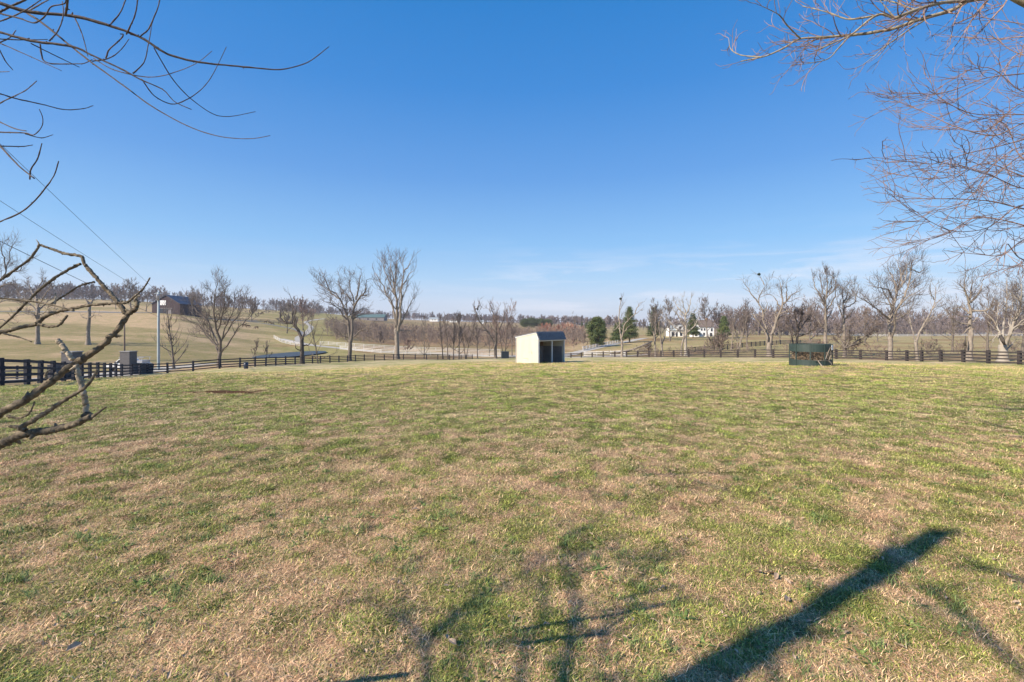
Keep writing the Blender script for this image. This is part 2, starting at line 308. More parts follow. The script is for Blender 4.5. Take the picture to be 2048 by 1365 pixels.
# grid of the ground
s_ = np.linspace(-2.1, 2.1, 520); yy = [-24.]
while yy[-1] < 3600: yy.append(yy[-1]+(.22 if yy[-1] < 12 else .0175*yy[-1]))
yy = np.array(yy); YY, SS = np.meshgrid(yy, s_, indexing='ij'); XX = SS*(np.maximum(YY, 0)+14); ZZ = height(XX, YY)
def lawn_mask(x, y):                         # 1 inside the near paddock
    px = 1024+F*x/np.maximum(y, 3)
    lim = np.interp(px, [-400, 22, 57, 172, 240, 300, 450, 500, 640, 800, 920, 1000, 1130, 1250, 1345, 1465, 1640, 1800, 2000, 2300], [20, 23.5, 25, 40, 53, 64, 66, 71, 94, 119, 128, 118, 108, 100, 90, 82, 71, 64, 50, 40])
    return 1-ss(0, 1.5, y-lim)
def ground_colour(x, y):
    px = 1024+F*x/np.maximum(y, 3)
    straw = np.array([.50, .355, .215]); grn = np.array([.16, .185, .05]); olive = np.array([.31, .29, .11]); brown = np.array([.24, .165, .10]); rust = np.array([.30, .18, .10])
    def mixc(a, b, t): return a*(1-t[..., None])+b*t[..., None]
    n1 = fbm(x*3.1, y*3.1, 4); n2 = fbm(x*.16+5, y*.22+3, 4); n3 = fbm(x*4.3, y*4.3, 3)
    g = ss(.41, .53, .44*n1+.22*n2+.34*n3+.15*ss(7, 14, y)-.015*ss(0, 30, x))
    c = mixc(np.broadcast_to(straw, x.shape+(3,)), olive, g)
    c = mixc(c, np.broadcast_to(rust*1.25, c.shape), .55*ss(.5, .7, fbm(x*1.3+9, y*1.3, 3))*(1-g)*(1-ss(14, 26, y)))
    c = mixc(c, np.broadcast_to(grn, c.shape), ss(.53, .66, n1*.35+fbm(x*.7, y*.7+40, 3)*.25+fbm(x*4+9, y*4, 3)*.4)*(1-.55*ss(10, 30, y)))
    far = ss(9, 30, y)
    cfar = mixc(np.broadcast_to(np.array([.56, .475, .27]), c.shape), np.broadcast_to(np.array([.30, .30, .12]), c.shape), ss(.43, .56, .4*n2+.6*fbm(x*.45, y*.35, 4)))
    cfar = mixc(cfar, np.broadcast_to(np.array([.68, .55, .37]), c.shape), .8*ss(.52, .64, fbm(x*.3+30, y*.8+11, 4)))
    c = mixc(c, cfar, far*.85)
    # the hill pastures beyond the paddock
    fld = mixc(np.broadcast_to(np.array([.44, .335, .20]), c.shape), np.broadcast_to(np.array([.28, .235, .115]), c.shape), ss(.42, .6, fbm(x*.022+3, y*.06+8, 6)))
    fld = mixc(fld, np.broadcast_to(np.array([.30, .285, .11]), c.shape), ss(470, 620, px)*(1-ss(680, 780, px))*.7)
    fld = mixc(fld, np.broadcast_to(brown, c.shape), .7*ss(640, 720, px)*(1-ss(1120, 1200, px))*ss(175, 230, y)*(1-ss(420, 600, y)*.6))
    fld = mixc(fld, np.broadcast_to(np.array([.36, .31, .15]), c.shape), ss(1150, 1300, px)*.7)
    fld = mixc(fld, np.broadcast_to(rust*.9, c.shape), .6*ss(.52, .66, fbm(x*.06, y*.06, 4))*ss(500, 600, px)*(1-ss(400, 500, y)))
    c = mixc(fld, c, lawn_mask(x, y))
    # ditch strip under the right-hand fence trees: leaf litter
    d = np.exp(-((y-np.interp(px, [1130, 1345, 1640, 2048], [112, 98, 80, 62]))/9)**2)*ss(1200, 1300, px)
    c = mixc(c, np.broadcast_to(np.array([.25, .19, .13]), c.shape), d*.75*ss(.3, .6, fbm(x*.3, y*.3)))
    # bare soil where the ground was dug
    for (cx, cy, rx, ry) in ((-9.9, 15.9, 1.5, .45), (-11.3, 15.8, .35, .3), (-6.2, 16.3, .8, .2)):
        q = ((x-cx)/rx)**2+((y-cy)/ry)**2+2.2*(fbm(x*5, y*5, 3)-.5)
        c = mixc(c, np.broadcast_to(np.array([.20, .095, .05]), c.shape), 1-ss(.6, 1.1, q))
    # worn track near the left gate and round the feeder / shed
    q = np.exp(-(((x+27)/6)**2+((y-25.5)/2.2)**2)); c = mixc(c, np.broadcast_to(np.array([.35, .27, .20]), c.shape), .6*q)
    for (cx, cy, r) in ((20.2, 29.5, 3.2), (3.0, 44.2, 4)):
        c = mixc(c, np.broadcast_to(np.array([.42, .32, .20]), c.shape), .75*np.exp(-((x-cx)/r)**2-((y-cy)/(r*.8))**2)*ss(.3, .6, n1))
    return c
ncol = len(s_); ii = np.arange(len(yy)-1)[:, None]*ncol+np.arange(ncol-1)[None]
gq = np.stack([ii, ii+1, ii+ncol+1, ii+ncol], -1).reshape(-1, 4)
gc = ground_colour(XX, YY)*(1-.5*(1-ss(20, 50, YY)))[..., None]      # near ground darkened: dark soil plus painted shade between the tufts
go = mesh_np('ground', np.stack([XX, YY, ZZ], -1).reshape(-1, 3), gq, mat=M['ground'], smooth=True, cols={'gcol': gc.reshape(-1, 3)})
tag(go, kind='structure')

# pond
th = np.linspace(0, 2*math.pi, 49)[:-1]
pv = [(-62.5+6.3*math.cos(a), 134+18*math.sin(a), -5.55) for a in th]+[(-62.5, 134, -5.55)]
wm = bpy.data.materials.new('pond water'); wm.use_nodes = True; b_ = wm.node_tree.nodes['Principled BSDF']
b_.inputs['Base Color'].default_value = (.06, .065, .065, 1); b_.inputs['Roughness'].default_value = .5; b_.inputs['Specular IOR Level'].default_value = .25
tag(mesh_np('pond_water', pv, tris=[[i, (i+1) % 48, 48] for i in range(48)], mat=wm), kind='structure')

# roads: ribbons laid on the ground
def ribbon(name, pts, wd, m, off=.07, n=90):
    p = np.array([[(a-1024)/F*Y, Y] for a, Y in pts]); t = np.r_[0, np.cumsum(np.linalg.norm(np.diff(p, axis=0), axis=1))]
    tt = np.linspace(0, t[-1], n); q = np.stack([herm(t, p[:, 0], tt), herm(t, p[:, 1], tt)], 1)
    d = np.gradient(q, axis=0); d /= np.linalg.norm(d, axis=1, keepdims=True); nn = np.stack([-d[:, 1], d[:, 0]], 1)
    wd = np.interp(tt/t[-1], np.linspace(0, 1, len(np.atleast_1d(wd))), np.atleast_1d(wd)); cs = np.linspace(-.5, .5, 7)
    X = q[:, 0][:, None]+nn[:, 0][:, None]*cs*wd[:, None]; Y = q[:, 1][:, None]+nn[:, 1][:, None]*cs*wd[:, None]
    Z = height(X, Y)+off; i = np.arange(n-1)[:, None]*7+np.arange(6)[None]
    return tag(mesh_np(name, np.stack([X, Y, Z], -1).reshape(-1, 3), np.stack([i, i+7, i+8, i+1], -1).reshape(-1, 4), mat=m, smooth=True), kind='structure')
ribbon('gravel_road', [(560, 196), (650, 172), (760, 160), (880, 158), (1000, 152), (1110, 140), (1150, 148), (1190, 168), (1240, 205), (1290, 250)], [4, 4, 5, 5, 5, 5.5, 5, 5], M['gravel'])
ribbon('gravel_road', [(1150, 145), (1110, 128), (1180, 122), (1300, 116)], [5, 6, 5], M['gravel'])
ribbon('gravel_road', [(600, 185), (597, 205), (612, 240), (622, 300), (614, 360), (650, 430)], [3, 3, 3, 3, 3], M['gravel'], .12)
ribbon('driveway', [(-260, 40), (-60, 38), (60, 42), (160, 52), (240, 64), (330, 78), (420, 88)], [5, 6, 7, 8, 7, 5], M['gravel'], .05)
ribbon('country_road', [(-200, 262), (0, 264), (150, 266), (300, 262), (420, 275), (520, 310)], [7, 7], M['asphalt'], .15)
ribbon('pasture_track', [(440, 300), (520, 290), (590, 262), (606, 225)], [3, 3, 3], M['asphalt'], .12)

# ------------------------------------------------------------------ fences
def fence(name, label, pts, m, h=1.4, rails=4, spacing=2.45, board=.15, post=.13, every=1, group=None, off=0):
    p = np.array([[(a-1024)/F*Y, Y] for a, Y in pts]); t = np.r_[0, np.cumsum(np.linalg.norm(np.diff(p, axis=0), axis=1))]
    n = max(2, int(round(t[-1]/spacing))); tt = np.linspace(0, t[-1], n+1)
    q = np.stack([np.interp(tt, t, p[:, 0]), np.interp(tt, t, p[:, 1])], 1); z = height(q[:, 0], q[:, 1])+off
    root = thing(name, label, 'fence', (q[0, 0], q[0, 1], z[0]), group)
    rg = random.Random(len(label)); d = np.gradient(q, axis=0); jig = [rg.uniform(-.025, .025) for _ in q]
    if n > 99: stride = MB()
    for i in range(n+1):
        mb = MB(); hh = h+.06+rg.uniform(-.03, .04); lean = np.array([rg.uniform(-.03, .03), rg.uniform(-.03, .03), 0])
        a = np.array([q[i, 0], q[i, 1], z[i]-.25]); mb.hexa([a+np.array([x*post/2, y*post/2, 0])+(lean+[0, 0, hh+.25] if k else 0) for k in (0, 1) for x, y in ((-1, -1), (1, -1), (1, 1), (-1, 1))])
        mb.build('post', m, root)
    nn = np.stack([-d[:, 1], d[:, 0]], 1); nn /= np.linalg.norm(nn, axis=1, keepdims=True); nn *= np.where((nn*q).sum(1, keepdims=True) > 0, -1, 1)
    for r in range(rails):
        mb = MB(); zr = h-board/2-.02-r*(h-board-.17)/(rails-1)
        for i in range(n):
            A = np.array([*(q[i]+nn[i]*(post/2+.018)), z[i]+zr+jig[i]]); B = np.array([*(q[i+1]+nn[i+1]*(post/2+.018)), z[i+1]+zr+jig[i]+rg.uniform(-.015, .015)])
            mb.bar(A, B, .03, board)
        mb.build('rail', m, root)
    return root
fence('board_fence', 'near black four-board paddock fence running from the left edge to the white shed', [(-150, 20), (22, 23.6), (57, 26), (86, 29), (172, 40), (240, 54), (300, 64), (380, 65), (450, 67), (500, 71), (560, 80), (640, 94), (720, 108), (800, 119), (870, 124), (945, 127)], M['fence'], 1.38, spacing=3.1, post=.19)
fence('board_fence', 'black four-board paddock fence crossing the right half behind the green feeder', [(1122, 112), (1250, 100), (1345, 90), (1465, 82), (1640, 71), (1800, 64), (1850, 59), (2000, 49.5), (2060, 47), (2200, 42)], M['fence_b'], 1.38, spacing=3.0, post=.26, board=.15)
fence('board_fence', 'black fence behind the gate piers at the left edge', [(-120, 47), (10, 46), (60, 44)], M['fence'], 1.3, spacing=2.6)
fence('board_fence', 'low black field fence sloping up the far side of the ditch at right', [(1370, 118), (1440, 122), (1500, 135), (1560, 150), (1640, 150)], M['fence'], 1.3, spacing=3.2, post=.18)
fence('board_fence', 'distant dark fence along the top of the left hill pasture', [(380, 262), (460, 290), (540, 315), (575, 300)], M['fence'], 1.5, 3, 6, .2)
fence('plank_fence', 'white plank fence curving round the pond beside the gravel road', [(548, 196), (560, 184), (585, 175), (606, 172)], M['fence_w'], 1.3, 3, 4, .15, .15)
fence('plank_fence', 'long white plank fence behind the gravel road in the valley', [(640, 182), (720, 176), (800, 174), (900, 171), (1000, 168)], M['fence_w'], 1.3, 3, 4, .14, .15)
fence('plank_fence', 'white plank fence on the near side of the gravel road left of shed', [(680, 162), (760, 151), (850, 149), (950, 148), (1015, 146)], M['fence_w'], 1.2, 3, 4, .16, .16)
fence('plank_fence', 'white plank fence beside the drive right of the shed', [(1166, 156), (1200, 176), (1240, 204)], M['fence_w'], 1.4, 3, 4, .2, .2)
fence('plank_fence', 'white fence just over the paddock fence near the drive entrance', [(1168, 127), (1210, 123), (1250, 120)], M['fence_w'], 1.3, 3, 3.4, .2, .2)
fence('plank_fence', 'far pale fence across the flat field at right', [(1680, 330), (1800, 330), (1920, 340), (2060, 345), (2200, 350)], M['fence_w'], 1.5, 3, 8, .28, .25)
fence('plank_fence', 'white line of fence glimpsed between the trees behind the feeder', [(1540, 360), (1600, 355), (1680, 350)], M['fence_w'], 1.4, 3, 8, .28, .25)

# ------------------------------------------------------------------ bare trees
def resample(poly, n):
    poly = np.asarray(poly, float); t = np.r_[0, np.cumsum(np.linalg.norm(np.diff(poly, axis=0), axis=1))]; tt = np.linspace(0, t[-1], n)
    return np.stack([herm(t, poly[:, k], tt) for k in range(poly.shape[1])], 1)
def kids(rg, pts, rad, per_m=None, k=None, lf=.5, ang=45, up=.25, wander=.22, n=5, rr=.55, t0=.2, lmin=.1, lmax=99, rmin=.004, gx=1., tip=True):
    Mp, Np, _ = pts.shape; seg = np.linalg.norm(np.diff(pts, axis=1), axis=2); Lp = seg.sum(1)
    cnt = np.full(Mp, k) if k else np.maximum(1, np.round(Lp*per_m*(.8+.4*rg.random(Mp)))).astype(int)
    idx = np.repeat(np.arange(Mp), cnt); m = len(idx); t = t0+(1-t0)*rg.random(m)**.85
    if tip:
        first = np.r_[0, np.cumsum(cnt)[:-1]]; t[first] = 1.
    f = t*(Np-1); i0 = np.minimum(f.astype(int), Np-2); f = (f-i0)[:, None]
    p = pts[idx, i0]*(1-f)+pts[idx, i0+1]*f; r0 = (rad[idx, i0]*(1-f[:, 0])+rad[idx, i0+1]*f[:, 0])
    tg = pts[idx, i0+1]-pts[idx, i0]; tg /= np.linalg.norm(tg, axis=1, keepdims=True)+1e-9
    rv = rg.normal(size=(m, 3)); rv -= (rv*tg).sum(1, keepdims=True)*tg; rv /= np.linalg.norm(rv, axis=1, keepdims=True)+1e-9
    a = np.radians(ang*(.6+.7*rg.random(m)))*np.where(t >= .999, .35, 1); a = a[:, None]
    d = tg*np.cos(a)+rv*np.sin(a); d[:, 2] += up*.6; d /= np.linalg.norm(d, axis=1, keepdims=True)
    Lc = np.clip(Lp[idx]*lf*(.55+.75*rg.random(m))*(1.15-.6*t)*np.where(t >= .999, .55, 1), lmin, lmax)
    out = np.empty((m, n, 3)); out[:, 0] = p; dd = d.copy()
    for j in range(1, n):
        out[:, j] = out[:, j-1]+dd*(Lc/(n-1))[:, None]; dd = dd+rg.normal(size=(m, 3))*wander; dd[:, 2] += up*.35; dd /= np.linalg.norm(dd, axis=1, keepdims=True)
    r0 = np.maximum(r0*rr, rmin); rad2 = r0[:, None]*np.linspace(1, .45, n)[None]; return out, np.maximum(rad2, rmin)
def grow(rg, pts, rad, levels, tr, cr, sides=(5, 4, 3, 3, 3)):
    for i, kw in enumerate(levels):
        pts, rad = kids(rg, pts, rad, **kw); (tr if kw.get('_t') else cr).tubes(pts, rad, sides[min(i, 4)])
    return pts
def merge(trees):
    m = MB()
    for t in trees: m.v += []; m.add(np.concatenate(t.v), np.concatenate(t.q), np.concatenate(t.t))
    return m
def levels_for(size, Y, dense=1., gn=.22, up=.25, ang=45, n=3):
    dense = dense*1.3; rm = max(.004, .00019*Y); L_ = [dict(per_m=15/size*dense, lf=.36, ang=ang, up=up, wander=gn, rmin=rm*1.5, n=6, rr=.5, lmax=size*.17, lmin=size*.05),
      dict(per_m=34/size*dense, lf=.5, ang=ang, up=up, wander=gn, rmin=rm*1.15, n=5, lmin=size*.032),
      dict(per_m=38/size*dense, lf=.6, ang=ang, up=up*.8, wander=gn, rmin=rm, n=4, lmin=size*.026),
      dict(per_m=30/size*dense, lf=.65, ang=ang, up=up*.5, wander=gn, rmin=rm*.8, n=3, lmin=size*.02)]
    return L_[:n]
TREES = []
def traced(label, Y, limbs, seed=1, bark='bark', twig='twig', dense=1., gn=.22, up=.25, n=3, name='bare_tree', group=None, base_row=None, extra=0, ang=45):
    """limbs: list of (start width px, end width px, [(px,row)...]); first one is the trunk"""
    rg = np.random.default_rng(seed); tr = MB(); cr = MB(); allp = []; allr = []
    tops = min(r for _, _, l in limbs for _, r in l); b = limbs[0][2][0]; x0, y0 = (b[0]-1024)/F*Y, Y; zb = float(height(x0, y0))-.15
    size = max(3, (EYE-(tops-HZ)/F*Y)-zb)
    for i, (w0, w1, l) in enumerate(limbs):
        l = np.array(l, float); ln = np.r_[0, np.cumsum(np.hypot(*np.diff(l, axis=0).T))]
        dy = 0 if i == 0 else rg.uniform(-1, 1)*.55
        pp = [P(a, r, Y+dy*q*Y/F+rg.normal()*.06*(i > 0)) for (a, r), q in zip(l, ln)]
        if i == 0: pp = [np.array([pp[0][0], Y, zb])]+pp if pp[0][2] > zb+.1 else [np.array([pp[0][0], Y, zb])]+pp[1:]
        if i and .75 < w1 <= 1.2: pp = list(resample(pp, 30)[:27])      # the last twigs finish the limb
        q = resample(pp, 12); wob = rg.normal(size=q.shape)*.012*size*.35; wob[0] = 0; q = q+wob*(.3 if i == 0 else 1)
        rr_ = np.linspace(w0, w1, 12)/2*Y/F
        if i == 0: rr_ = rr_*(1+.7*np.exp(-np.arange(12)/.9))
        tr.tubes(q[None], rr_[None], 8 if w0 > 3 else 6)
        if len(limbs) > 1 and i == 0: allp.append(q[6:]) ; allr.append(rr_[6:])
        else: allp.append(q); allr.append(rr_)
    if extra:                                 # limbs towards and away from the camera
        q0 = resample([*map(np.array, allp[0])], 12); src = np.stack([resample(allp[j], 12) for j in range(len(allp))]); srad = np.stack([np.interp(np.linspace(0, 1, 12), np.linspace(0, 1, len(allr[j])), allr[j]) for j in range(len(allp))])
        e, er = kids(rg, src, srad, k=extra, lf=.6, ang=50, up=up, wander=gn*.7, n=12, t0=.2, tip=False); tr.tubes(e, er, 5); allp += list(e); allr += list(er)
    src = np.stack([resample(p_, 12) for p_ in allp]); srad = np.stack([np.interp(np.linspace(0, 1, 12), np.linspace(0, 1, len(r_)), r_) for r_ in allr])
    lv = levels_for(size, Y, dense, gn, up, ang, n); p1, r1_ = kids(rg, src, srad, **lv[0]); tr.tubes(p1, r1_, 4)
    pp, rr_ = p1, r1_
    for kw in lv[1:]: pp, rr_ = kids(rg, pp, rr_, **kw); cr.tubes(pp, rr_, 3)
    root = thing(name, label, 'tree', (x0, Y, zb+.15), group); tr.build('trunk', M[bark], root, True); cr.build('crown', M[twig], root)
    TREES.append(root); return root
def auto_parts(rg, h, spread=.35, fork=.25, nl=6, bark_r=None, dense=1., gn=.2, up=.3, n=3, Y=100, cone=False, stems=1):
    tr = MB(); cr = MB(); r0 = bark_r or h*.018; P_, R_ = [], []
    for s in range(stems):
        lean = rg.normal(size=2)*.06*h if stems == 1 else np.array([math.cos(s*2.2+rg.random()), math.sin(s*2.2+rg.random())])*h*.22
        q = resample([[0, 0, -.2], [lean[0]*.25, lean[1]*.25, h*.3], [lean[0]*.6+rg.normal()*.02*h, lean[1]*.6, h*.6], [lean[0], lean[1], h*.93]], 12)
        rr_ = r0*np.linspace(1, .18, 12)*(1+.6*np.exp(-np.arange(12)/.8))*(1 if stems == 1 else .7); tr.tubes(q[None], rr_[None], 7)
        P_.append(q); R_.append(rr_)
        t = np.linspace(fork, .92, nl)+rg.normal(size=nl)*.03
        for j in range(nl):
            az = j*2.4+rg.random()*.8+s; k = np.clip(t[j], .08, .95)*11; i0 = int(k); st = q[i0]+(q[min(i0+1, 11)]-q[i0])*(k-i0)
            ln = h*spread*(1.35-t[j]*(1.0 if cone else .75))*(.8+.4*rg.random()); el = R(25+45*t[j]+rg.normal()*8)
            d = np.array([math.cos(az)*math.cos(el), math.sin(az)*math.cos(el), math.sin(el)])
            e = [st]; 
            for _ in range(4): d = d+rg.normal(size=3)*gn*.6+np.array([0, 0, up*.35]); d /= np.linalg.norm(d); e.append(e[-1]+d*ln/4)
            e = resample(e, 12); er = np.interp(k, np.arange(12), rr_)*.6*np.linspace(1, .25, 12); tr.tubes(e[None], er[None], 5); P_.append(e); R_.append(er)
    lv = levels_for(h, Y, dense*.68, gn, up, 42, n); pp, rr_ = kids(rg, np.stack(P_), np.stack(R_), **{**lv[0], 't0': .3}); cr.tubes(pp, rr_, 4 if n > 2 else 3)
    for kw in lv[1:]: pp, rr_ = kids(rg, pp, rr_, **kw); cr.tubes(pp, rr_, 3)
    return tr, cr
def auto(label, px, Y, top_row, seed=1, bark='bark', twig='twig', name='bare_tree', group=None, **kw):
    rg = np.random.default_rng(seed); g = G(px, Y); h = (EYE-(top_row-HZ)/F*Y)-g[2]
    tr, cr = auto_parts(rg, h, Y=Y, **kw); root = thing(name, label, 'tree', g, group)
    for mb_, nm, mt in ((tr, 'trunk', bark), (cr, 'crown', twig)):
        o = mb_.build(nm, M[mt], None, nm == 'trunk'); o.parent = root
    TREES.append(root); return root

traced('wide-crowned bare tree with fanned limbs right of the utility pole', 74, [
 (8.5, 7, [(438, 728), (439, 715), (440, 704)]), (6, 1, [(440, 706), (440, 679), (434, 662), (428, 631), (428, 599), (440, 556)]),
 (4, 1, [(442, 706), (464, 676), (478, 654), (499, 637), (512, 620)]), (4, 1, [(437, 706), (423, 676), (405, 660), (389, 645), (366, 641)]),
 (3.5, .8, [(436, 690), (417, 643), (405, 600), (403, 575)]), (3.5, .8, [(442, 682), (464, 648), (484, 616), (493, 588)]), (3.4, .8, [(433, 668), (447, 622), (449, 588), (452, 566)]),
 (3, .8, [(417, 643), (385, 610), (377, 586)]), (3, .8, [(439, 690), (452, 655), (466, 620), (470, 585)]), (3, .8, [(437, 698), (410, 668), (395, 640), (375, 618)])], 11, dense=1.0, n=4, gn=.14)
auto('slender young bare tree just right of the utility pole', 348, 76, 612, 5, twig='twig_grey', spread=.3, fork=.1, nl=16, cone=True, up=.5, gn=.12, dense=.9)
traced('gnarled leaning tree with a bent broken limb beside the pond', 88, [
 (8, 7, [(604, 729), (604, 705), (603.6, 679)]), (6.5, 3, [(604, 682), (595, 660), (583, 646), (571, 646), (561, 638), (561, 622)]), (3.6, .8, [(584, 647), (586, 626), (584, 603), (577, 583)]),
 (3, .8, [(589, 652), (590, 630), (600, 599)]), (2.8, .8, [(572, 646), (566, 628), (561, 601)]), (4, 2.4, [(604, 680), (609, 664)]), (3, 1, [(605, 692), (616, 690), (624, 684)]), (2.5, .8, [(602, 703), (592, 696), (591, 687)])], 13, bark='bark_dark', dense=.55, gn=.3)
auto('small twiggy tree against the black fence right of the leaning tree', 636, 91, 622, 8, twig='twig_grey', spread=.26, fork=.06, nl=14, cone=True, up=.35, gn=.16, dense=.7, bark_r=.12)
traced('spreading bare tree with wide left limbs, left of the tall twin tree', 107, [
 (8, 7, [(699, 722), (700, 700), (701, 680)]), (6, 1, [(700, 684), (698, 655), (688, 616), (679, 596), (660, 582), (642, 571), (628, 558)]), (6, 1, [(702, 684), (705, 660), (703.5, 633), (708, 615), (702.6, 582), (695, 545)]),
 (4.4, .9, [(708, 614), (717, 598), (732, 578), (732, 563), (746, 554)]), (3.5, .9, [(712, 600), (719, 563), (726, 539)]), (3, .8, [(704, 676), (726, 660), (745, 658)]), (2.4, .8, [(699, 676), (685, 672), (673, 668)]),
 (3, .8, [(679, 598), (660, 585), (655, 569), (644, 538)]), (3, .8, [(694, 640), (673, 615), (642, 600)]), (2.8, .8, [(704, 602), (688, 585), (677, 563), (679, 543)]), (2.6, .8, [(705, 632), (720, 620), (738, 616)]), (2.6, .8, [(696, 650), (672, 640), (655, 636)])], 17, bark='bark', dense=1., gn=.27, n=4)
traced('tallest bare tree with upright twin stems beside the black fence', 121, [
 (9, 8, [(794, 722), (794, 690), (793, 660)]), (7, 1, [(792, 665), (792, 647), (794, 615), (787, 567), (781, 534), (780, 507)]), (4.5, .9, [(791, 650), (787, 618), (772, 585), (757, 556), (743, 534)]),
 (6, 1, [(796, 665), (800, 642), (801.5, 600), (804, 571), (807, 541), (800, 512)]), (3, .8, [(803, 578), (818, 549), (834, 538)]), (3.4, .8, [(798, 655), (812, 627), (820, 609), (838, 582)]),
 (3, .8, [(797, 662), (816, 662), (832, 660)]), (3.4, .8, [(789, 590), (770, 540), (759, 514)]), (3, .8, [(806, 545), (818, 530), (825, 514)]), (2.6, .8, [(798, 650), (806, 640), (817, 622)]), (3, .8, [(790, 560), (793, 530), (796, 514)])], 19, bark='bark_pale', dense=1., gn=.17, up=.4, n=4)
auto('thin upright sapling cluster behind the fence right of the tallest tree', 848, 128, 640, 21, twig='twig_grey', spread=.26, fork=.06, nl=12, cone=True, up=.5, dense=.8, bark_r=.13)
for i, (px, Y, top, lab, kw) in enumerate([
  (886, 131, 636, 'bent bare tree with one crooked stem, third from the tall twin tree', dict(spread=.2, gn=.22)),
  (896, 134, 630, 'straight thin-stemmed bare tree beside the crooked one', dict(spread=.18, up=.6)),
  (907, 130, 641, 'slim grey sapling in the row along the fence end', dict(spread=.2, up=.6)),
  (918, 128, 634, 'bushy vase-shaped tree at the fence end left of the shed', dict(spread=.34, fork=.18, nl=9, up=.6, dense=1.1)),
  (932, 136, 632, 'double-stemmed dark tree right of the vase-shaped one', dict(spread=.2, stems=2)),
  (955, 140, 650, 'short twisted tree between the fence end and the forked tree', dict(spread=.28, gn=.3)),
  (979, 150, 660, 'low rounded tree on the far side of the gravel road', dict(spread=.4, fork=.2)),
  (1008, 128, 612, 'dense reddish tree standing by the dark utility box', dict(spread=.3, nl=9, dense=1.2, up=.5, stems=2)),
  (1024, 150, 640, 'brushy tree just left of the shed wall', dict(spread=.34, nl=9, dense=1.1))]):
    auto(lab, px, Y, top, 40+i, twig='twig' if i != 7 else 'twig_red', bark='bark_dark' if i in (0, 4, 7) else 'bark', **{**dict(nl=7, fork=.25, bark_r=.17, n=3), **kw})
traced('forked tree with a long limb leaning left and a nest high up', 132, [
 (6, 5.5, [(991, 722), (991, 700), (991, 684)]), (4.5, 1, [(990, 688), (974, 662), (960.6, 647), (955, 630), (950, 618), (946, 603)]), (4, .8, [(992, 685), (993, 655), (988, 638), (984, 622), (978, 606)]), (3, .8, [(993, 670), (1003, 650), (1008, 626), (1012, 606)]), (2, .7, [(951, 620), (958, 610), (960, 600)])], 23, dense=.8, gn=.25)
traced('tall thin tree carrying a dark mistletoe ball, right of the shed', 98, [
 (5.5, 4, [(1244, 718), (1244, 700), (1244, 682)]), (4, 1.2, [(1244, 684), (1240, 659), (1238, 639), (1240, 614), (1241, 590)]), (3.4, .9, [(1244, 675), (1247, 657), (1257, 640), (1269, 629), (1286, 619)]), (2.4, .8, [(1247, 668), (1256, 655), (1264, 650)]), (2, .7, [(1239, 650), (1226, 662), (1222, 652)]),
 (2, .7, [(1269, 629), (1276, 612), (1284, 604)])], 29, bark='bark_pale', twig='twig_grey', dense=.55)
traced('white-barked sycamore with a wide crown in front of the white house', 105, [
 (6, 5, [(1372, 714), (1371, 690), (1371, 672)]), (5, .9, [(1371, 674), (1372, 650), (1371, 626), (1366, 610), (1362, 594)]), (3.4, .8, [(1370, 668), (1354, 659), (1339, 643), (1328, 634)]), (3, .8, [(1373, 666), (1387, 655), (1393, 643), (1402, 630)]), (3, .8, [(1371, 630), (1355, 615), (1348, 598)]), (3, .8, [(1372, 632), (1380, 610), (1383, 592)]), (2.6, .8, [(1371, 645), (1385, 630), (1396, 612)]), (2.6, .8, [(1370, 648), (1356, 632), (1342, 615)])], 31, bark='bark_white', twig='bark_white', dense=.8, n=4)
traced('thin dark forked tree left of the white sycamore', 103, [(4, 3, [(1362, 716), (1363, 695), (1366, 680)]), (2.6, .8, [(1366, 682), (1368, 660), (1360, 640), (1352, 620)]), (2, .8, [(1365, 685), (1375, 665), (1380, 645)])], 33, bark='bark_pale', dense=.5)
traced('pale crooked double tree between the leaning log and the sycamore', 104, [(4.5, 4, [(1325, 714), (1324, 700), (1323, 688)]), (3.4, .8, [(1323, 690), (1320, 665), (1318, 645), (1325, 628), (1327, 612)]), (3, .8, [(1324, 690), (1330, 670), (1328, 650), (1335, 632)]), (2.4, .8, [(1320, 670), (1311, 655), (1302, 640), (1298, 622)])], 35, bark='bark_pale', twig='twig_grey', dense=.8)
traced('slim grey tree pair beside the fallen log', 101, [(3.6, 3, [(1311, 716), (1310, 690), (1308, 668)]), (2.6, .8, [(1308, 670), (1304, 655), (1300, 640), (1294, 625)]), (2.4, .8, [(1309, 680), (1312, 650), (1310, 628)])], 36, bark='bark_pale', twig='twig_grey', dense=.8)
traced('twin-trunked tree with a mistletoe ball left of the green feeder', 83, [
 (10, 9, [(1539, 716), (1538, 700), (1538, 686)]), (5, 2, [(1536, 690), (1531, 665), (1520, 649), (1509, 632)]), (5, 1, [(1537, 688), (1536, 671), (1526, 636), (1525, 617), (1517, 607), (1520, 591), (1528, 576), (1541, 562)]), (3, .8, [(1517, 606), (1502, 589), (1494, 575), (1483, 560)]), (2, .7, [(1529, 571), (1523, 560), (1518, 549)]),
 (6.5, 1, [(1540, 690), (1549, 652), (1560, 625), (1567, 607), (1563, 589), (1562, 552)]), (3.4, .8, [(1566, 610), (1583, 592), (1606, 577)]), (2.6, .8, [(1573, 602), (1573, 560)]), (2.8, .8, [(1560, 614), (1552, 600), (1541, 588)]), (2.6, .8, [(1526, 640), (1532, 618), (1536, 600)]), (2.4, .8, [(1564, 616), (1575, 622), (1583, 630)])], 37, bark='bark_pale', dense=.75, gn=.24, n=4)
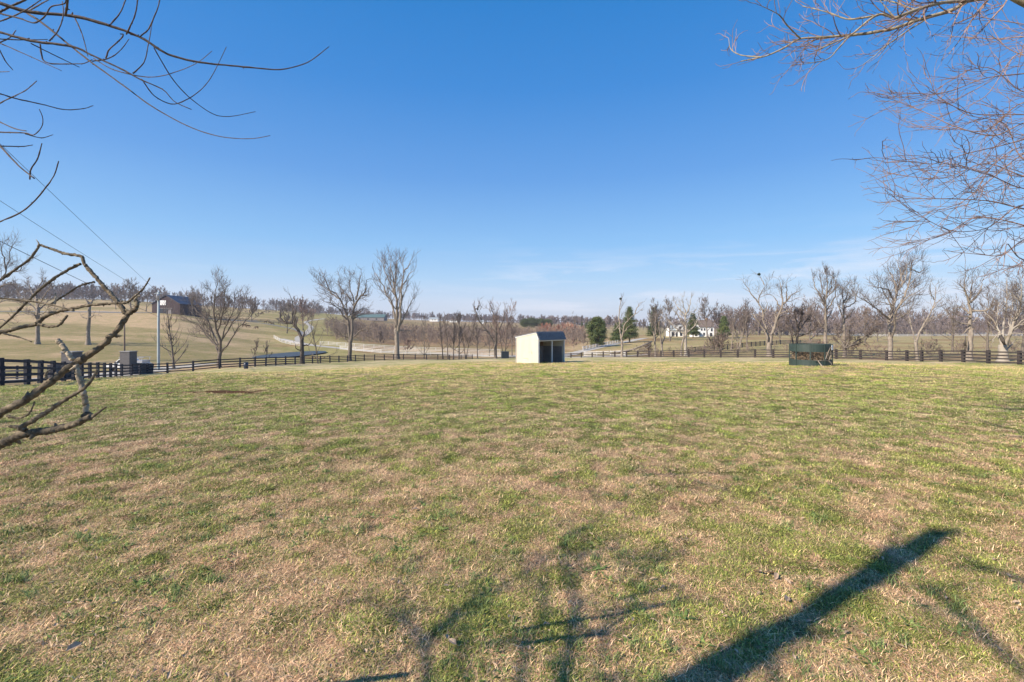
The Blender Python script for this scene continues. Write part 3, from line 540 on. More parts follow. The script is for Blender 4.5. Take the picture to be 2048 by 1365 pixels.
traced('dark-trunked tree with a thorny round crown just behind the green feeder', 86, [
 (5, 4, [(1593, 714), (1594, 685), (1596, 655)]), (3, .8, [(1596, 658), (1592, 640), (1588, 615)]), (3, .8, [(1596, 665), (1610, 645), (1622, 628)]), (3, .8, [(1594, 670), (1580, 650), (1572, 632)]), (3, .8, [(1596, 656), (1602, 635), (1605, 612)]), (3, .8, [(1594, 675), (1618, 665), (1638, 650)]), (4, 1, [(1588, 700), (1584, 675), (1578, 655)])], 39, bark='bark_dark', twig='twig', dense=1.35, n=4, gn=.25)
traced('upright tree with mottled trunk directly behind the feeder', 78, [
 (7, 5.5, [(1650, 716), (1650, 690), (1652, 650)]), (5.5, 1, [(1652, 655), (1651, 610), (1653, 588), (1655, 570), (1651, 545)]), (3.4, .8, [(1651, 612), (1640, 590), (1629, 572), (1625, 550)]), (3, .8, [(1654, 620), (1668, 596), (1673, 553)]), (2.8, .8, [(1654, 640), (1662, 625), (1668, 612)]), (2.8, .8, [(1653, 590), (1663, 568), (1666, 548)]), (2.6, .8, [(1650, 600), (1642, 570), (1640, 550)]), (2.4, .8, [(1652, 660), (1642, 650), (1634, 640)])], 41, bark='bark_pale', twig='twig', dense=1.1, gn=.16, up=.45, n=4)
traced('tall narrow tree second to the right of the feeder', 80, [
 (6, 5, [(1690, 716), (1689, 690), (1688, 650)]), (4.5, 1, [(1688, 652), (1687, 630), (1686, 598), (1683, 566)]), (3, .8, [(1690, 616), (1709, 604), (1718, 570)]), (2.8, .8, [(1687, 634), (1677, 612), (1672, 590)]), (2.6, .8, [(1687, 606), (1696, 585), (1700, 568)]), (2.6, .8, [(1689, 640), (1704, 625), (1712, 612)])], 43, bark='bark_pale', twig='twig_grey', dense=1.1, gn=.2, n=4)
traced('low many-stemmed bush with a long limb reaching right over the fence', 74, [
 (5, 4.5, [(1690, 714), (1690, 705), (1690, 696)]), (4, .8, [(1690, 697), (1681, 678), (1665, 649)]), (3.4, .8, [(1691, 697), (1698, 680), (1696, 650)]), (4, .9, [(1692, 697), (1729, 674), (1750, 663)]), (3, .8, [(1688, 694), (1670, 682), (1655, 678)]), (3, .8, [(1695, 693), (1712, 690), (1727, 684)])], 45, bark='bark', twig='twig', dense=1.1, n=4)
traced('large pale-trunked tree with the highest crown on the right', 69, [
 (9.5, 8, [(1779, 722), (1781, 690), (1780, 675)]), (7, 1.2, [(1780, 680), (1778, 641), (1787, 609), (1794, 584), (1800, 560), (1803, 535)]), (5.5, 1, [(1781, 680), (1789, 655), (1790, 630), (1806, 605), (1834, 584), (1860, 568)]), (4, .9, [(1801, 611), (1812, 580), (1820, 556), (1824, 526), (1850, 508)]), (3.6, .8, [(1779, 640), (1762, 625), (1736, 604), (1715, 593), (1695, 588)]),
 (3, .8, [(1786, 612), (1768, 606), (1747, 600)]), (3.4, .8, [(1788, 602), (1774, 579), (1750, 575), (1739, 568)]), (3.4, .8, [(1794, 588), (1785, 553), (1771, 530)]), (3, .8, [(1803, 575), (1802, 544), (1788, 512)]), (3, .8, [(1785, 618), (1770, 590), (1756, 556)]), (3, .8, [(1796, 580), (1812, 552), (1812, 522)]), (3, .8, [(1792, 640), (1812, 628), (1832, 600)]), (2.6, .8, [(1822, 540), (1838, 545), (1852, 538)])], 47, bark='bark_pale', twig='twig', dense=1.15, gn=.18, n=4)
traced('slanting forked tree between the large pale tree and the straight one', 63, [
 (6, 5, [(1835, 724), (1833, 700), (1831, 684)]), (4.4, .9, [(1832, 686), (1842, 660), (1855, 636), (1864, 620), (1869, 602), (1871, 584), (1873, 562)]), (2.6, .8, [(1853, 640), (1870, 634), (1890, 628)]), (3, .8, [(1831, 684), (1824, 657), (1818, 636), (1819, 620), (1821, 600)]), (2.4, .8, [(1864, 620), (1880, 600), (1892, 590)]), (2, .8, [(1822, 650), (1808, 636), (1801, 628)]), (2, .8, [(1868, 600), (1860, 582), (1862, 566)])], 49, bark='bark_pale', twig='twig_grey', dense=.8, gn=.25, n=4)
traced('straight thick-trunked tree with level side limbs behind the right fence', 60, [
 (10, 8, [(1938, 724), (1940, 690), (1942, 665)]), (7.5, 1.2, [(1942, 668), (1940, 617), (1938, 601), (1944, 580), (1947, 548)]), (3, .8, [(1940, 649), (1913, 644), (1897, 633), (1890, 618)]), (2.6, .8, [(1940, 636), (1914, 630), (1900, 622)]), (2.6, .8, [(1940, 628), (1920, 615), (1902, 622)]), (4, .9, [(1939, 606), (1929, 581), (1917, 566)]), (4, .9, [(1944, 622), (1967, 623), (1982, 613), (1989, 590)]), (3.4, .9, [(1942, 606), (1961, 581), (1968, 552)]), (3, .8, [(1938, 600), (1930, 575), (1932, 545)]), (2.4, .8, [(1941, 655), (1925, 668), (1912, 672)]), (2.6, .8, [(1946, 645), (1958, 632), (1966, 622)])], 51, bark='bark_pale', twig='twig', dense=1.05, gn=.2, n=4)
hol = traced('broken hollow tree with many upright limbs at the far right', 55, [
 (17, 13, [(2006, 729), (2006, 705), (2006, 690)]), (6, 1, [(2004, 692), (1993, 652), (1977, 633), (1962, 618)]), (5, 1, [(2005, 690), (2006, 657), (2014, 589), (2011, 542)]), (6, 1, [(2010, 694), (2022, 665), (2038, 625), (2042, 584), (2040, 550)]), (5, 1, [(2014, 690), (2026, 660), (2050, 638), (2066, 620)]), (3, .8, [(2012, 700), (2025, 688), (2034, 676)]), (3, .8, [(2000, 670), (1994, 640), (1998, 600)]), (3, .8, [(2016, 672), (2024, 630), (2026, 570)]), (2.6, .8, [(2002, 668), (1990, 676), (1982, 690)])], 53, bark='bark_white', twig='twig', dense=1.05, gn=.2, n=4)
MB().tube([P(2001, 672, 54.1), P(2005, 680, 54.0), P(2009, 690, 54.1)], [.08, .2, .1], 10).build('hollow', M['bark_dark'], hol, True)  # dark solid on the trunk, its colour standing in for the cavity's shade
bl = [o_ for o_ in TREES if o_['label'].startswith('straight thick')][0]; MB().tube([P(1931, 672, 59.4), P(1931, 679, 59.3), P(1930, 686, 59.3), P(1931, 692, 59.4)], [.03, .07, .12, .06], 8).build('dead_stub', M['bark_dark'], bl, True)
# left hillside trees seen behind the dead branches
traced('large pale-trunked tree on the hillside at the left edge behind dead branches', 118, [
 (7, 6, [(75, 664), (76, 640), (76, 615)]), (5, 1, [(76, 618), (72, 590), (82, 565), (90, 548)]), (3.6, .8, [(75, 625), (50, 598), (30, 580)]), (3.4, .8, [(77, 622), (100, 600), (125, 590)]), (3, .8, [(76, 630), (105, 622), (132, 626)]), (3, .8, [(75, 632), (50, 628), (22, 636)]), (3, .8, [(76, 612), (94, 585), (112, 566)]), (3, .8, [(74, 600), (60, 575), (55, 556)])], 61, bark='bark_pale', dense=1., n=4, gn=.25)
traced('pale dead snag with a broken top on the left hillside', 121, [
 (7, 5, [(176, 673), (178, 640), (179, 612)]), (4, 3, [(179, 614), (176, 606), (172, 600)]), (4, 3, [(180, 614), (182, 607), (185, 601)]), (2.6, .8, [(178, 638), (168, 636), (158, 628)]), (2.6, .8, [(179, 636), (192, 630), (205, 634)])], 63, bark='bark_pale', dense=.45, n=3, gn=.3)
traced('bare tree cut off by the left edge above the dead branch', 82, [
 (8, 6, [(-46, 735), (-44, 690), (-38, 620)]), (4, .9, [(-40, 640), (-12, 585), (12, 540), (22, 500), (28, 474)]), (3, .8, [(-12, 584), (20, 568), (45, 572)]), (3, .8, [(0, 560), (30, 545), (60, 520)]), (3, .8, [(-30, 620), (10, 602), (50, 606)]), (4, .9, [(-38, 622), (-30, 560), (-20, 500)]), (2.6, .8, [(12, 540), (4, 505), (2, 480)]), (3, .8, [(-35, 650), (0, 640), (36, 650)])], 65, bark='bark', twig='twig_grey', dense=1.1, n=4, gn=.24)
for i, (px, Y, top, lab, kw) in enumerate([
  (262, 268, 563, 'broad round-headed tree on the hilltop above the road at left', dict(spread=.42, fork=.15, nl=12, dense=1.3, bark_r=.4)),
  (232, 300, 585, 'smaller rounded tree left of the broad hilltop tree', dict(spread=.4, fork=.2, nl=9)),
  (292, 280, 580, 'slim hilltop tree left of the dark barn', dict(spread=.3)),
  (385, 262, 578, 'bare tree right behind the dark barn', dict(spread=.38, nl=9)),
  (503, 300, 600, 'dark rounded tree on the hill right of the barn', dict(spread=.45, fork=.12, nl=10, dense=1.4)),
  (572, 285, 640, 'small pale twisted tree in the pasture above the pond road', dict(spread=.35, gn=.35)),
  (574, 230, 612, 'rounded tree behind the leaning tree, olive brown', dict(spread=.42, nl=11, dense=1.5, fork=.12)),
  (606, 262, 603, 'reddish rounded tree left of the hill road', dict(spread=.42, nl=11, dense=1.5, fork=.12)),
  (506, 96, 683, 'left of two small saplings before the pond', dict(spread=.3, nl=9, up=.6, bark_r=.05)),
  (532, 97, 684, 'right of two small saplings before the pond', dict(spread=.28, nl=9, up=.6, bark_r=.05)),
  (815, 152, 681, 'small reddish round tree by the gravel road', dict(spread=.5, nl=10, dense=1.3, fork=.2)),
  (762, 190, 668, 'small dark round tree behind the white fence in the valley', dict(spread=.45, nl=9, dense=1.3)),
  (1153, 260, 632, 'bare crooked tree rising over the brush beyond the shed', dict(spread=.35, gn=.32)),
  (1167, 175, 668, 'small bare tree at the bend of the drive right of the shed', dict(spread=.36, nl=8)),
  (1148, 165, 678, 'low pinkish tree by the drive close to the shed', dict(spread=.42, nl=8, dense=1.3)),
  (1462, 118, 628, 'slender white-stemmed tree left of the twin-trunked tree', dict(spread=.22, nl=9, up=.5)),
  (1478, 112, 618, 'pale clump of thin upright stems next to the white-stemmed tree', dict(spread=.28, nl=10, up=.5, stems=3)),
  (1494, 124, 606, 'fine-twigged tree behind the twin-trunked tree', dict(spread=.3, nl=10, up=.4, dense=1.3)),
  (1340, 200, 604, 'rounded grey tree beside the hillside cedar', dict(spread=.4, nl=12, fork=.15, dense=1.4)),
  (1415, 225, 598, 'grey-brown tree behind the white house roof', dict(spread=.36, nl=12, dense=1.4)),
  (1440, 230, 610, 'bare tree right of the white house', dict(spread=.4, nl=12, dense=1.3)),
  (1310, 210, 612, 'brown rounded tree between the pines and the house', dict(spread=.42, nl=12, dense=1.5, fork=.12)),
  (1560, 170, 626, 'background tree between the twin-trunked tree and the feeder', dict(spread=.4, nl=11, dense=1.4, fork=.15)),
  (1620, 150, 604, 'dense brown background tree left of the mottled trunk', dict(spread=.42, nl=12, dense=1.4, fork=.12)),
  (1730, 160, 620, 'dense brown tree behind the long-limbed bush', dict(spread=.42, nl=12, dense=1.4, fork=.12)),
  (1755, 190, 630, 'dark rounded tree left of the large pale trunk', dict(spread=.42, nl=12, dense=1.4, fork=.12)),
  (1975, 75, 585, 'fine-twigged tree behind the straight and hollow trees', dict(spread=.36, nl=11, dense=1.2)),
  (1905, 90, 600, 'thin tree rising between the slanting and straight trees', dict(spread=.34, nl=9)),
  (2044, 66, 548, 'tall tree cut off by the right edge', dict(spread=.3, nl=11, dense=1.1)),
  (1295, 112, 690, 'low brush clump by the fallen log', dict(spread=.6, nl=10, stems=3, up=.2)),
  (1425, 112, 678, 'thorny bush in the ditch under the white house', dict(spread=.6, nl=9, stems=3, up=.2, dense=.8)),
  (1442, 108, 672, 'taller thorny bush in the ditch right of the first', dict(spread=.55, nl=11, stems=3, up=.25, dense=1.2)),
  (1860, 66, 690, 'tan dry bush behind the fence below the slanting tree', dict(spread=.8, nl=9, stems=3, up=.3, dense=.55)),
  (1925, 64, 692, 'low twiggy bush at the foot of the straight tree', dict(spread=.8, nl=9, stems=3, up=.3, dense=.5)),
  (1640, 76, 690, 'reddish bush showing above the feeder rim', dict(spread=.6, nl=12, stems=3, up=.3, dense=1.2))]):
    tw = 'twig_red' if i in (7, 10, 14, 34) else ('brush' if i in (29, 30, 31, 32, 33, 4, 22, 23, 24) else ('twig_grey' if i % 3 == 0 else 'twig'))
    nm = 'bush' if 'bush' in lab or 'brush' in lab else ('sapling' if 'sapling' in lab else 'bare_tree')
    auto(lab, px, Y, top, 100+i, twig=tw, bark='bark_pale' if i in (5, 15, 16, 14) else 'bark', name=nm, **{**dict(nl=7, fork=.22), **kw})

# fallen log by the fence, right of the shed
g = G(1300, 106); lg = thing('fallen_log', 'pale fallen log leaning from the ditch up to the right behind the fence', 'log', g)
mb = MB(); mb.tube([P(1222, 708, 106), P(1245, 704, 106), P(1264, 700, 107), P(1284, 692, 107), P(1304, 684, 108)], [.16, .2, .22, .2, .12], 8); mb.tube([P(1264, 700, 107), P(1286, 702, 105), P(1302, 690, 105)], [.14, .12, .06], 6); mb.tube([P(1222, 708, 106), P(1216, 700, 106)], [.1, .04], 5)
mb.build('trunk', M['bark_pale'], lg, True)
# ------------------------------------------------------------------ mistletoe / nests
def ball(name, label, px, row, Y, r, cat='nest'):
    rg = np.random.default_rng(int(px)); c = P(px, row, Y); mb = MB(); d = rg.normal(size=(260, 3)); d /= np.linalg.norm(d, axis=1, keepdims=True)
    a = c+d*r*.2; b = c+d*r*(.7+.4*rg.random((260, 1))); m_ = (a+b)/2+rg.normal(size=a.shape)*r*.15
    mb.tubes(np.stack([a, m_, b], 1), np.full((260, 3), .028), 3); o = mb.build(name, M['nest']); return tag(o, label, cat)
ball('mistletoe_ball', 'dark mistletoe ball at the tip of the thin tree right of the shed', 1241, 598, 98, .25, 'mistletoe')
ball('mistletoe_ball', 'dark mistletoe ball on the twin-trunked tree left of the feeder', 1518, 549, 83, .26, 'mistletoe')
ball('bird_nest', 'small dark nest on the long left-leaning limb left of the shed', 955, 619, 132, .26)

# ------------------------------------------------------------------ evergreens
def evergreen(label, px, Y, top, wid, seed, kind='round', name='evergreen_tree', dark=1.):
    rg = np.random.default_rng(seed); g = G(px, Y); h = (EYE-(top-HZ)/F*Y)-g[2]; r = wid/2*Y/F; root = thing(name, label, 'tree', g)
    n = 150 if kind == 'round' else 120; mbt = MB(); mbt.tube([g+[0, 0, -.2], g+[0, 0, h*.5], g+[0, 0, h*.95]], [h*.022, h*.014, .03], 7)
    V = []; C = []
    for i in range(n):
        t = (i+.5)/n; z = h*(.1+.86*t)
        prof = (math.sin(math.pi*min(1, (t*.88+.12)))**.55 if kind == 'round' else (1-t)**.8*(.75+.25*math.sin(i*1.7)))
        ln = r*prof*rg.uniform(.75, 1.12)+.15; az = i*2.399+rg.normal()*.3; el = R(rg.uniform(-5, 25) if kind == 'round' else rg.uniform(0, 22))
        d = np.array([math.cos(az)*math.cos(el), math.sin(az)*math.cos(el), math.sin(el)]); s = g+[0, 0, z]; e = s+d*ln
        mbt.tube([s, (s+e)/2+[0, 0, ln*.04], e], [.035, .025, .01], 4)
        k = int(60+ln*45); tt = rg.uniform(.3, 1.05, k)**.7; c = s+(e-s)*tt[:, None]+rg.normal(size=(k, 3))*np.array([1, 1, .55])*(.10+.085*r)
        a = rg.normal(size=(k, 3)); a /= np.linalg.norm(a, axis=1, keepdims=True); b = rg.normal(size=(k, 3)); b -= (a*b).sum(1, keepdims=True)*a; b /= np.linalg.norm(b, axis=1, keepdims=True)
        sz = rg.uniform(.10, .24, (k, 1)); V.append(np.stack([c-a*sz, c+b*sz*.45, c+a*sz, c-b*sz*.45], 1).reshape(-1, 3))
        base = np.array([.075, .105, .034])*dark if rg.random() < .7 else np.array([.125, .145, .045])*dark; C.append(np.repeat(base*rg.uniform(.7, 1.35, (k, 1)), 4, 0))
    V = np.concatenate(V); C = np.concatenate(C); mbt.build('trunk', M['bark_dark'], root, True)
    mesh_np('crown', V, np.arange(len(V)).reshape(-1, 4), mat=M['needle'], parent=root, cols={'bcol': C}); return root
evergreen('round dark green cedar standing alone right of the shed', 1194, 175, 634, 38, 1)
evergreen('tall layered pine behind the mistletoe tree', 1259, 200, 612, 44, 2, 'cone', 'pine_tree')
evergreen('shorter dark pine at the foot of the tall pine', 1236, 205, 646, 36, 3, 'cone', 'pine_tree')
evergreen('slim cedar left of the white house', 1308, 225, 613, 34, 4, 'cone', 'pine_tree', .9)
evergreen('dark pine growing between the two white houses', 1386, 235, 626, 34, 5, 'cone', 'pine_tree', .9)
evergreen('wide brownish evergreen right of the white house', 1448, 225, 632, 32, 6, 'cone', 'pine_tree', 1.2)
for i, (px, top, wd) in enumerate([(1050, 638, 20), (1064, 636, 22), (1080, 638, 22), (1096, 639, 20), (1164, 644, 6), (1172, 645, 7)]):
    evergreen(['leftmost small pine of the far dark row above the shed', 'second small pine of the far row above the shed', 'third small pine of the far row above the shed', 'last small pine of the far row above the shed', 'tiny far pine left of the round cedar', 'tiny far pine nearest the round cedar'][i], px, 560, top, wd, 10+i, 'round' if i < 4 else 'cone', 'pine_tree', .9)

# ------------------------------------------------------------------ far woods and brush as masses
def wood(name, label, spots, m, seed, hs, spread=.4, dense=.8, n=2, YY_=330):
    rg = np.random.default_rng(seed); tmpl = []
    for i in range(5):
        tr, cr = auto_parts(rg, 10, spread, .12, 9, None, dense, .2, .3, n, Y=YY_); k = merge([tr, cr]); tmpl.append((np.concatenate(k.v), np.concatenate(k.q), np.concatenate(k.t)))
    out_ = MB()
    for px, Y in spots:
        v, q, t = tmpl[rg.integers(5)]; s = rg.uniform(*hs)/10; a = rg.random()*6.28; c, s2 = math.cos(a), math.sin(a)
        x = (px-1024)/F*Y; vv = np.stack([v[:, 0]*c-v[:, 1]*s2, v[:, 0]*s2+v[:, 1]*c, v[:, 2]], 1)*[s*1.15, s*1.15, s]
        out_.add(vv+[x, Y, float(height(x, Y))-.1], q, t)
    return tag(out_.build(name, m), label, 'woodland', kind='stuff')
rg = np.random.default_rng(55)
def band(x0, x1, Y0, Y1, n): return [(rg.uniform(x0, x1), rg.uniform(Y0, Y1)) for _ in range(n)]
wood('distant_wood', 'grey wood along the top of the left hill', band(-150, 330, 455, 560, 200)+band(330, 640, 560, 700, 100), M['far_twig'], 1, (9, 16), .45, .75, n=3, YY_=450)
wood('distant_wood', 'low grey-brown treeline on the horizon', band(560, 1250, 900, 1200, 330)+band(1100, 2150, 600, 1000, 260), M['far_twig'], 2, (9, 16), .5, n=2, dense=1.1, YY_=900)
wood('distant_wood', 'brown wood behind the right-hand field', band(1430, 1700, 300, 430, 100)+band(1700, 2150, 355, 450, 140), M['far_twig'], 3, (12, 20), .45, .7, n=3, YY_=380)
wood('undergrowth', 'low grey undergrowth below the hilltop wood', band(-150, 640, 440, 600, 260), M['far_twig'], 11, (3, 6.5), .6, .8, n=2, YY_=480)
wood('undergrowth', 'low undergrowth below the horizon treeline', band(560, 2150, 700, 1000, 420), M['far_twig'], 12, (4, 8), .65, .9, n=1, YY_=900)
wood('undergrowth', 'brown undergrowth behind the right-hand field', band(1430, 2150, 330, 430, 230), M['far_twig'], 13, (3, 6.5), .6, .8, n=2, YY_=380)
wood('thicket', 'brown thicket filling the valley behind the white fence', band(650, 860, 212, 360, 240)+band(860, 1060, 215, 400, 240)+band(1060, 1170, 205, 340, 100), M['brush'], 4, (3, 7), .5, .9, 2, 240)
wood('thicket', 'reddish thicket beyond the shed roof', band(1080, 1165, 300, 420, 40), M['brush_red'], 5, (4, 8), .5, 1.2, 2)
wood('thicket', 'brown undergrowth in the ditch behind the right fence', band(1260, 1660, 96, 112, 46)+band(1660, 2060, 72, 84, 26), M['brush'], 6, (1.0, 2.2), .7, 1.2, 1)

# ------------------------------------------------------------------ run-in shed
FL = np.array([2.49, 44.]); fd = np.array([2.88, 4.0]); fd /= np.linalg.norm(fd); dn = np.array([-fd[1], fd[0]]); ZB = -1.30; WID = 4.9; DEP = 2.6
def S(a, d, z): p = FL+fd*a+dn*d; return np.array([p[0], p[1], ZB+z])
shed = thing('run_in_shed', 'cream run-in shed with dark shingle front slope and two open bays', 'shed', S(0, 0, 0))
fx = np.array([*fd, 0]); dx = np.array([*dn, 0]); uz = np.array([0, 0, 1.])
side = [(0, -.3), (DEP, -.3), (DEP, 2.42), (.22, 2.9), (0.02, 2.2)]
for a0 in (0, WID-.1): MB().prism(side, S(a0, 0, 0), dx, uz, fx, .1).build('side_wall', M['shed'], shed)
mb = MB()
for k in range(15): z = .06+k*.16; zt_ = min(1, max(0, (z-2.2)/.5)); mb.hexa([S(a, d, z+o) for o in (0, .135) for a, d in ((-.012, .02+.2*zt_), (-.012, DEP-.005 if z < 2.25 else 1.2), (0, DEP-.005 if z < 2.25 else 1.2), (0, .02+.2*zt_))])
mb.build('siding', M['shed'], shed)
MB().hexa([S(a, d, z) for z in (-.3, 2.38) for a, d in ((.1, DEP-.1), (WID-.1, DEP-.1), (WID-.1, DEP), (.1, DEP))]).build('back_wall', M['wood_in'], shed)
mb = MB(); mb.hexa([S(a, d, z+o) for o in (0, .07) for a, d, z in ((-.06, .2, 2.915), (WID+.06, .2, 2.915), (WID+.06, DEP+.12, 2.44), (-.06, DEP+.12, 2.44))]); mb.build('roof', M['shingle'], shed)
mb = MB()
for k in range(7):                            # courses of shingles on the steep front slope
    t0, t1 = k/7, (k+1)/7+.02; d0, d1 = .2-.36*t0, .2-.36*t1; z0, z1 = 2.98-.80*t0, 2.98-.80*t1
    for j in range(14):
        a0 = -.1+(WID+.2)*j/14+(k % 2)*.1; a1 = min(a0+(WID+.2)/14-.012, WID+.1)
        mb.hexa([S(a, d, z) for a, d, z in ((a0, d1-.05, z1), (a1, d1-.05, z1), (a1, d1-.01, z1), (a0, d1-.01, z1), (a0, d0-.015, z0), (a1, d0-.015, z0), (a1, d0, z0), (a0, d0, z0))])
mb.hexa([S(a, d, z) for a, d, z in ((-.08, -.13, 2.17), (WID+.08, -.13, 2.17), (WID+.08, -.1, 2.17), (-.08, -.1, 2.17), (-.08, .2, 2.93), (WID+.08, .2, 2.93), (WID+.08, .24, 2.93), (-.08, .24, 2.93))])
mb.build('shingle_front', M['shingle'], shed)
MB().hexa([S(a, d, z) for z in (2.06, 2.19) for a, d in ((0, -.06), (WID, -.06), (WID, .0), (0, .0))]).build('header', M['trim'], shed)
for a in (.06, 2.45, WID-.06): MB().hexa([S(a+da, d, z) for z in (-.2, 2.06) for da, d in ((-.06, -.045), (.06, -.045), (.06, .075), (-.06, .075))]).build('post', M['trim'], shed)
for k, dd in enumerate((0,)):
    mb = MB(); mb.bar(S(-.02, .02, 2.24), S(-.02, .24, 2.93), .04, .1); mb.bar(S(-.02, .22, 2.9), S(-.02, DEP+.05, 2.42), .04, .13); mb.bar(S(-.02, DEP-.03, -.2), S(-.02, DEP-.03, 2.38), .05, .1); mb.bar(S(-.02, .03, -.2), S(-.02, .03, 2.2), .05, .1); mb.build('corner_trim', M['trim'], shed)
MB().hexa([S(a, d, z) for z in (-.2, 1.45) for a, d in ((2.6, DEP-.16), (WID-.1, DEP-.16), (WID-.1, DEP-.11), (2.6, DEP-.11))]).build('kick_board', M['panel_in'], shed)
MB().hexa([S(a, d, z) for z in (-.2, 1.45) for a, d in ((WID-.16, .2), (WID-.11, .2), (WID-.11, DEP-.2), (WID-.16, DEP-.2))]).build('kick_board', M['panel_in'], shed)
mb = MB()
for k in range(9): z = .1+k*.25; mb.bar(S(.115, .1, z), S(.115, DEP-.12, z), .03, .22)
mb.build('inner_boards', M['wood_in'], shed)
rg = np.random.default_rng(77); mb = MB(); c0 = S(1.0, .9, .1); a = c0+rg.normal(size=(170, 3))*[.28, .3, .15]; b = a+rg.normal(size=(170, 3))*[.35, .35, .5]+[0, 0, .35]; mb.tubes(np.stack([a, (a+b)/2+rg.normal(size=a.shape)*.06, b], 1), np.full((170, 3), .010), 4)
tag(mb.build('brush_pile', M['brush']), 'pile of dry brush lying inside the left bay of the shed', 'brush pile')

# ------------------------------------------------------------------ round hay feeder
fc = np.array([(1621-1024)/F*30.6, 30.6]); zf = float(height(*fc))+.02; fr = 1.19
fe = thing('hay_feeder', 'round dark green hay feeder with solid bands and open slots', 'feeder', (*fc, zf))
def ringband(r, z0, z1, th_=.035, n=40):
    mb = MB(); a = np.arange(n)*2*math.pi/n; V = []
    for rr_, zz in ((r, z0), (r, z1), (r-th_, z1), (r-th_, z0)): V.append(np.stack([fc[0]+rr_*np.cos(a), fc[1]+rr_*np.sin(a), np.full(n, zf+zz)], 1))
    V = np.concatenate(V); k = np.arange(n); k2 = (k+1) % n
    q = np.concatenate([np.stack([i*n+k, i*n+k2, ((i+1) % 4)*n+k2, ((i+1) % 4)*n+k], 1) for i in range(4)]); return mb.add(V, q)
ringband(fr, -.05, .37).build('lower_band', M['green_p'], fe); ringband(fr, .88, 1.36).build('upper_band', M['green_p'], fe)
for k in range(9):
    a = -math.pi/2+.12+k*2*math.pi/9; p = np.array([fc[0]+(fr+.005)*math.cos(a), fc[1]+(fr+.005)*math.sin(a), 0]); MB().box(p+[0, 0, zf+.66], (.07, .05, 1.42), (-math.sin(a), math.cos(a))).build('slot_post', M['green_p'], fe)
a = R(-47); c = np.array([fc[0]+(fr+.02)*math.cos(a), fc[1]+(fr+.02)*math.sin(a), zf+1.17]); axd = (-math.sin(a), math.cos(a))
tn = np.array([*axd, 0]); on = np.array([math.cos(a), math.sin(a), 0])
pl = MB().box(c+[0, 0, .07], (.34, .02, .14), axd).box(c+[0, 0, -.09], (.27, .02, .14), axd).build('label_plate', M['sticker'], fe)
mb = MB()
for z, w_ in ((.09, .26), (.05, .20), (-.07, .20), (-.11, .16)): mb.box(c+on*.012+[0, 0, z], (w_, .008, .018), axd)
mb.build('lettering', M['ink'], pl)
rg = np.random.default_rng(9); mb = MB(); n = 2600; a = rg.random(n)*6.28; rr_ = 1.02*np.sqrt(rg.random(n)); z = rg.random(n)*.98*(1-.12*(rr_/1.02)**2)+.02
a0 = np.stack([fc[0]+rr_*np.cos(a), fc[1]+rr_*np.sin(a), zf+z], 1); d = rg.normal(size=(n, 3)); d /= np.linalg.norm(d, axis=1, keepdims=True); a1 = a0+d*.16
mb.tubes(np.stack([a0, (a0+a1)/2+rg.normal(size=a0.shape)*.02, a1], 1), np.full((n, 3), .008), 3); tag(mb.build('hay', M['hay']), 'loose brown hay and sticks heaped inside the green feeder', 'hay', kind='stuff')
br = thing('broken_branch', 'pale broken branch propped against the right side of the feeder', 'branch', (*fc, zf)); mb = MB()
Yb = 29.4
mb.tube([P(1651, 719, Yb), P(1655, 708, Yb), P(1661, 695, Yb)], [.03, .028, .02], 6); mb.tube([P(1628, 721, Yb-.05), P(1640, 722, Yb), P(1657, 722, Yb)], [.025, .022, .015], 6); mb.tube([P(1636, 722, Yb), P(1641, 729, Yb-.3), P(1647, 735, Yb-.6)], [.035, .03, .028], 6)
mb.tube([P(1657, 722, Yb), P(1663, 727, Yb), P(1664, 733, Yb)], [.03, .025, .02], 6); mb.tube([P(1661, 697, Yb), P(1663, 706, Yb+.2), P(1658, 721, Yb)], [.03, .05, .02], 6); mb.tube([P(1661, 705, Yb), P(1668, 711, Yb), P(1672, 714, Yb)], [.015, .012, .008], 5); mb.build('branch', M['bark_pale'], br, True)

# ------------------------------------------------------------------ gate piers, wall, poles, wires, barrel, box
def pier(label, px, Y, w_, top, bot):
    a, b = P(px, top, Y), P(px, bot, Y); h = a[2]-b[2]; r = thing('stone_pier', label, 'gate pier', b); wm_ = w_*Y/F
    MB().box((a+b)/2-[0, 0, .25], (wm_, wm_, h+.5)).build('shaft', M['stone'], r); MB().box(a+[0, 0, .05], (wm_+.14, wm_+.14, .1)).build('capstone', M['cap'], r)
pier('square grey stone gate pier half hidden by the dead branch', 144, 47, 22, 705, 757); pier('square grey stone gate pier in front of the white truck', 257, 61, 19, 704, 752)
a, b = P(266, 727, 62), P(305, 728, 64); wl = thing('stone_wall', 'low grey stone entrance wall right of the truck pier', 'wall', G(285, 63)); mb = MB(); mb.bar((a+b)/2+(a-b)/2-[0, 0, .9], b-[0, 0, .9], .45, 1.8); mb.build('masonry', M['stone'], wl); MB().bar(a+[0, 0, .035], b+[0, 0, .035], .55, .07).build('coping', M['cap'], wl)
a, b = P(100, 731, 44), P(133, 730, 46.5); wl = thing('stone_wall', 'low grey stone entrance wall left of the half hidden pier', 'wall', G(115, 45)); MB().bar(a-[0, 0, .7], b-[0, 0, .7], .45, 1.4).build('masonry', M['stone'], wl); MB().bar(a+[0, 0, .03], b+[0, 0, .03], .55, .06).build('coping', M['cap'], wl)
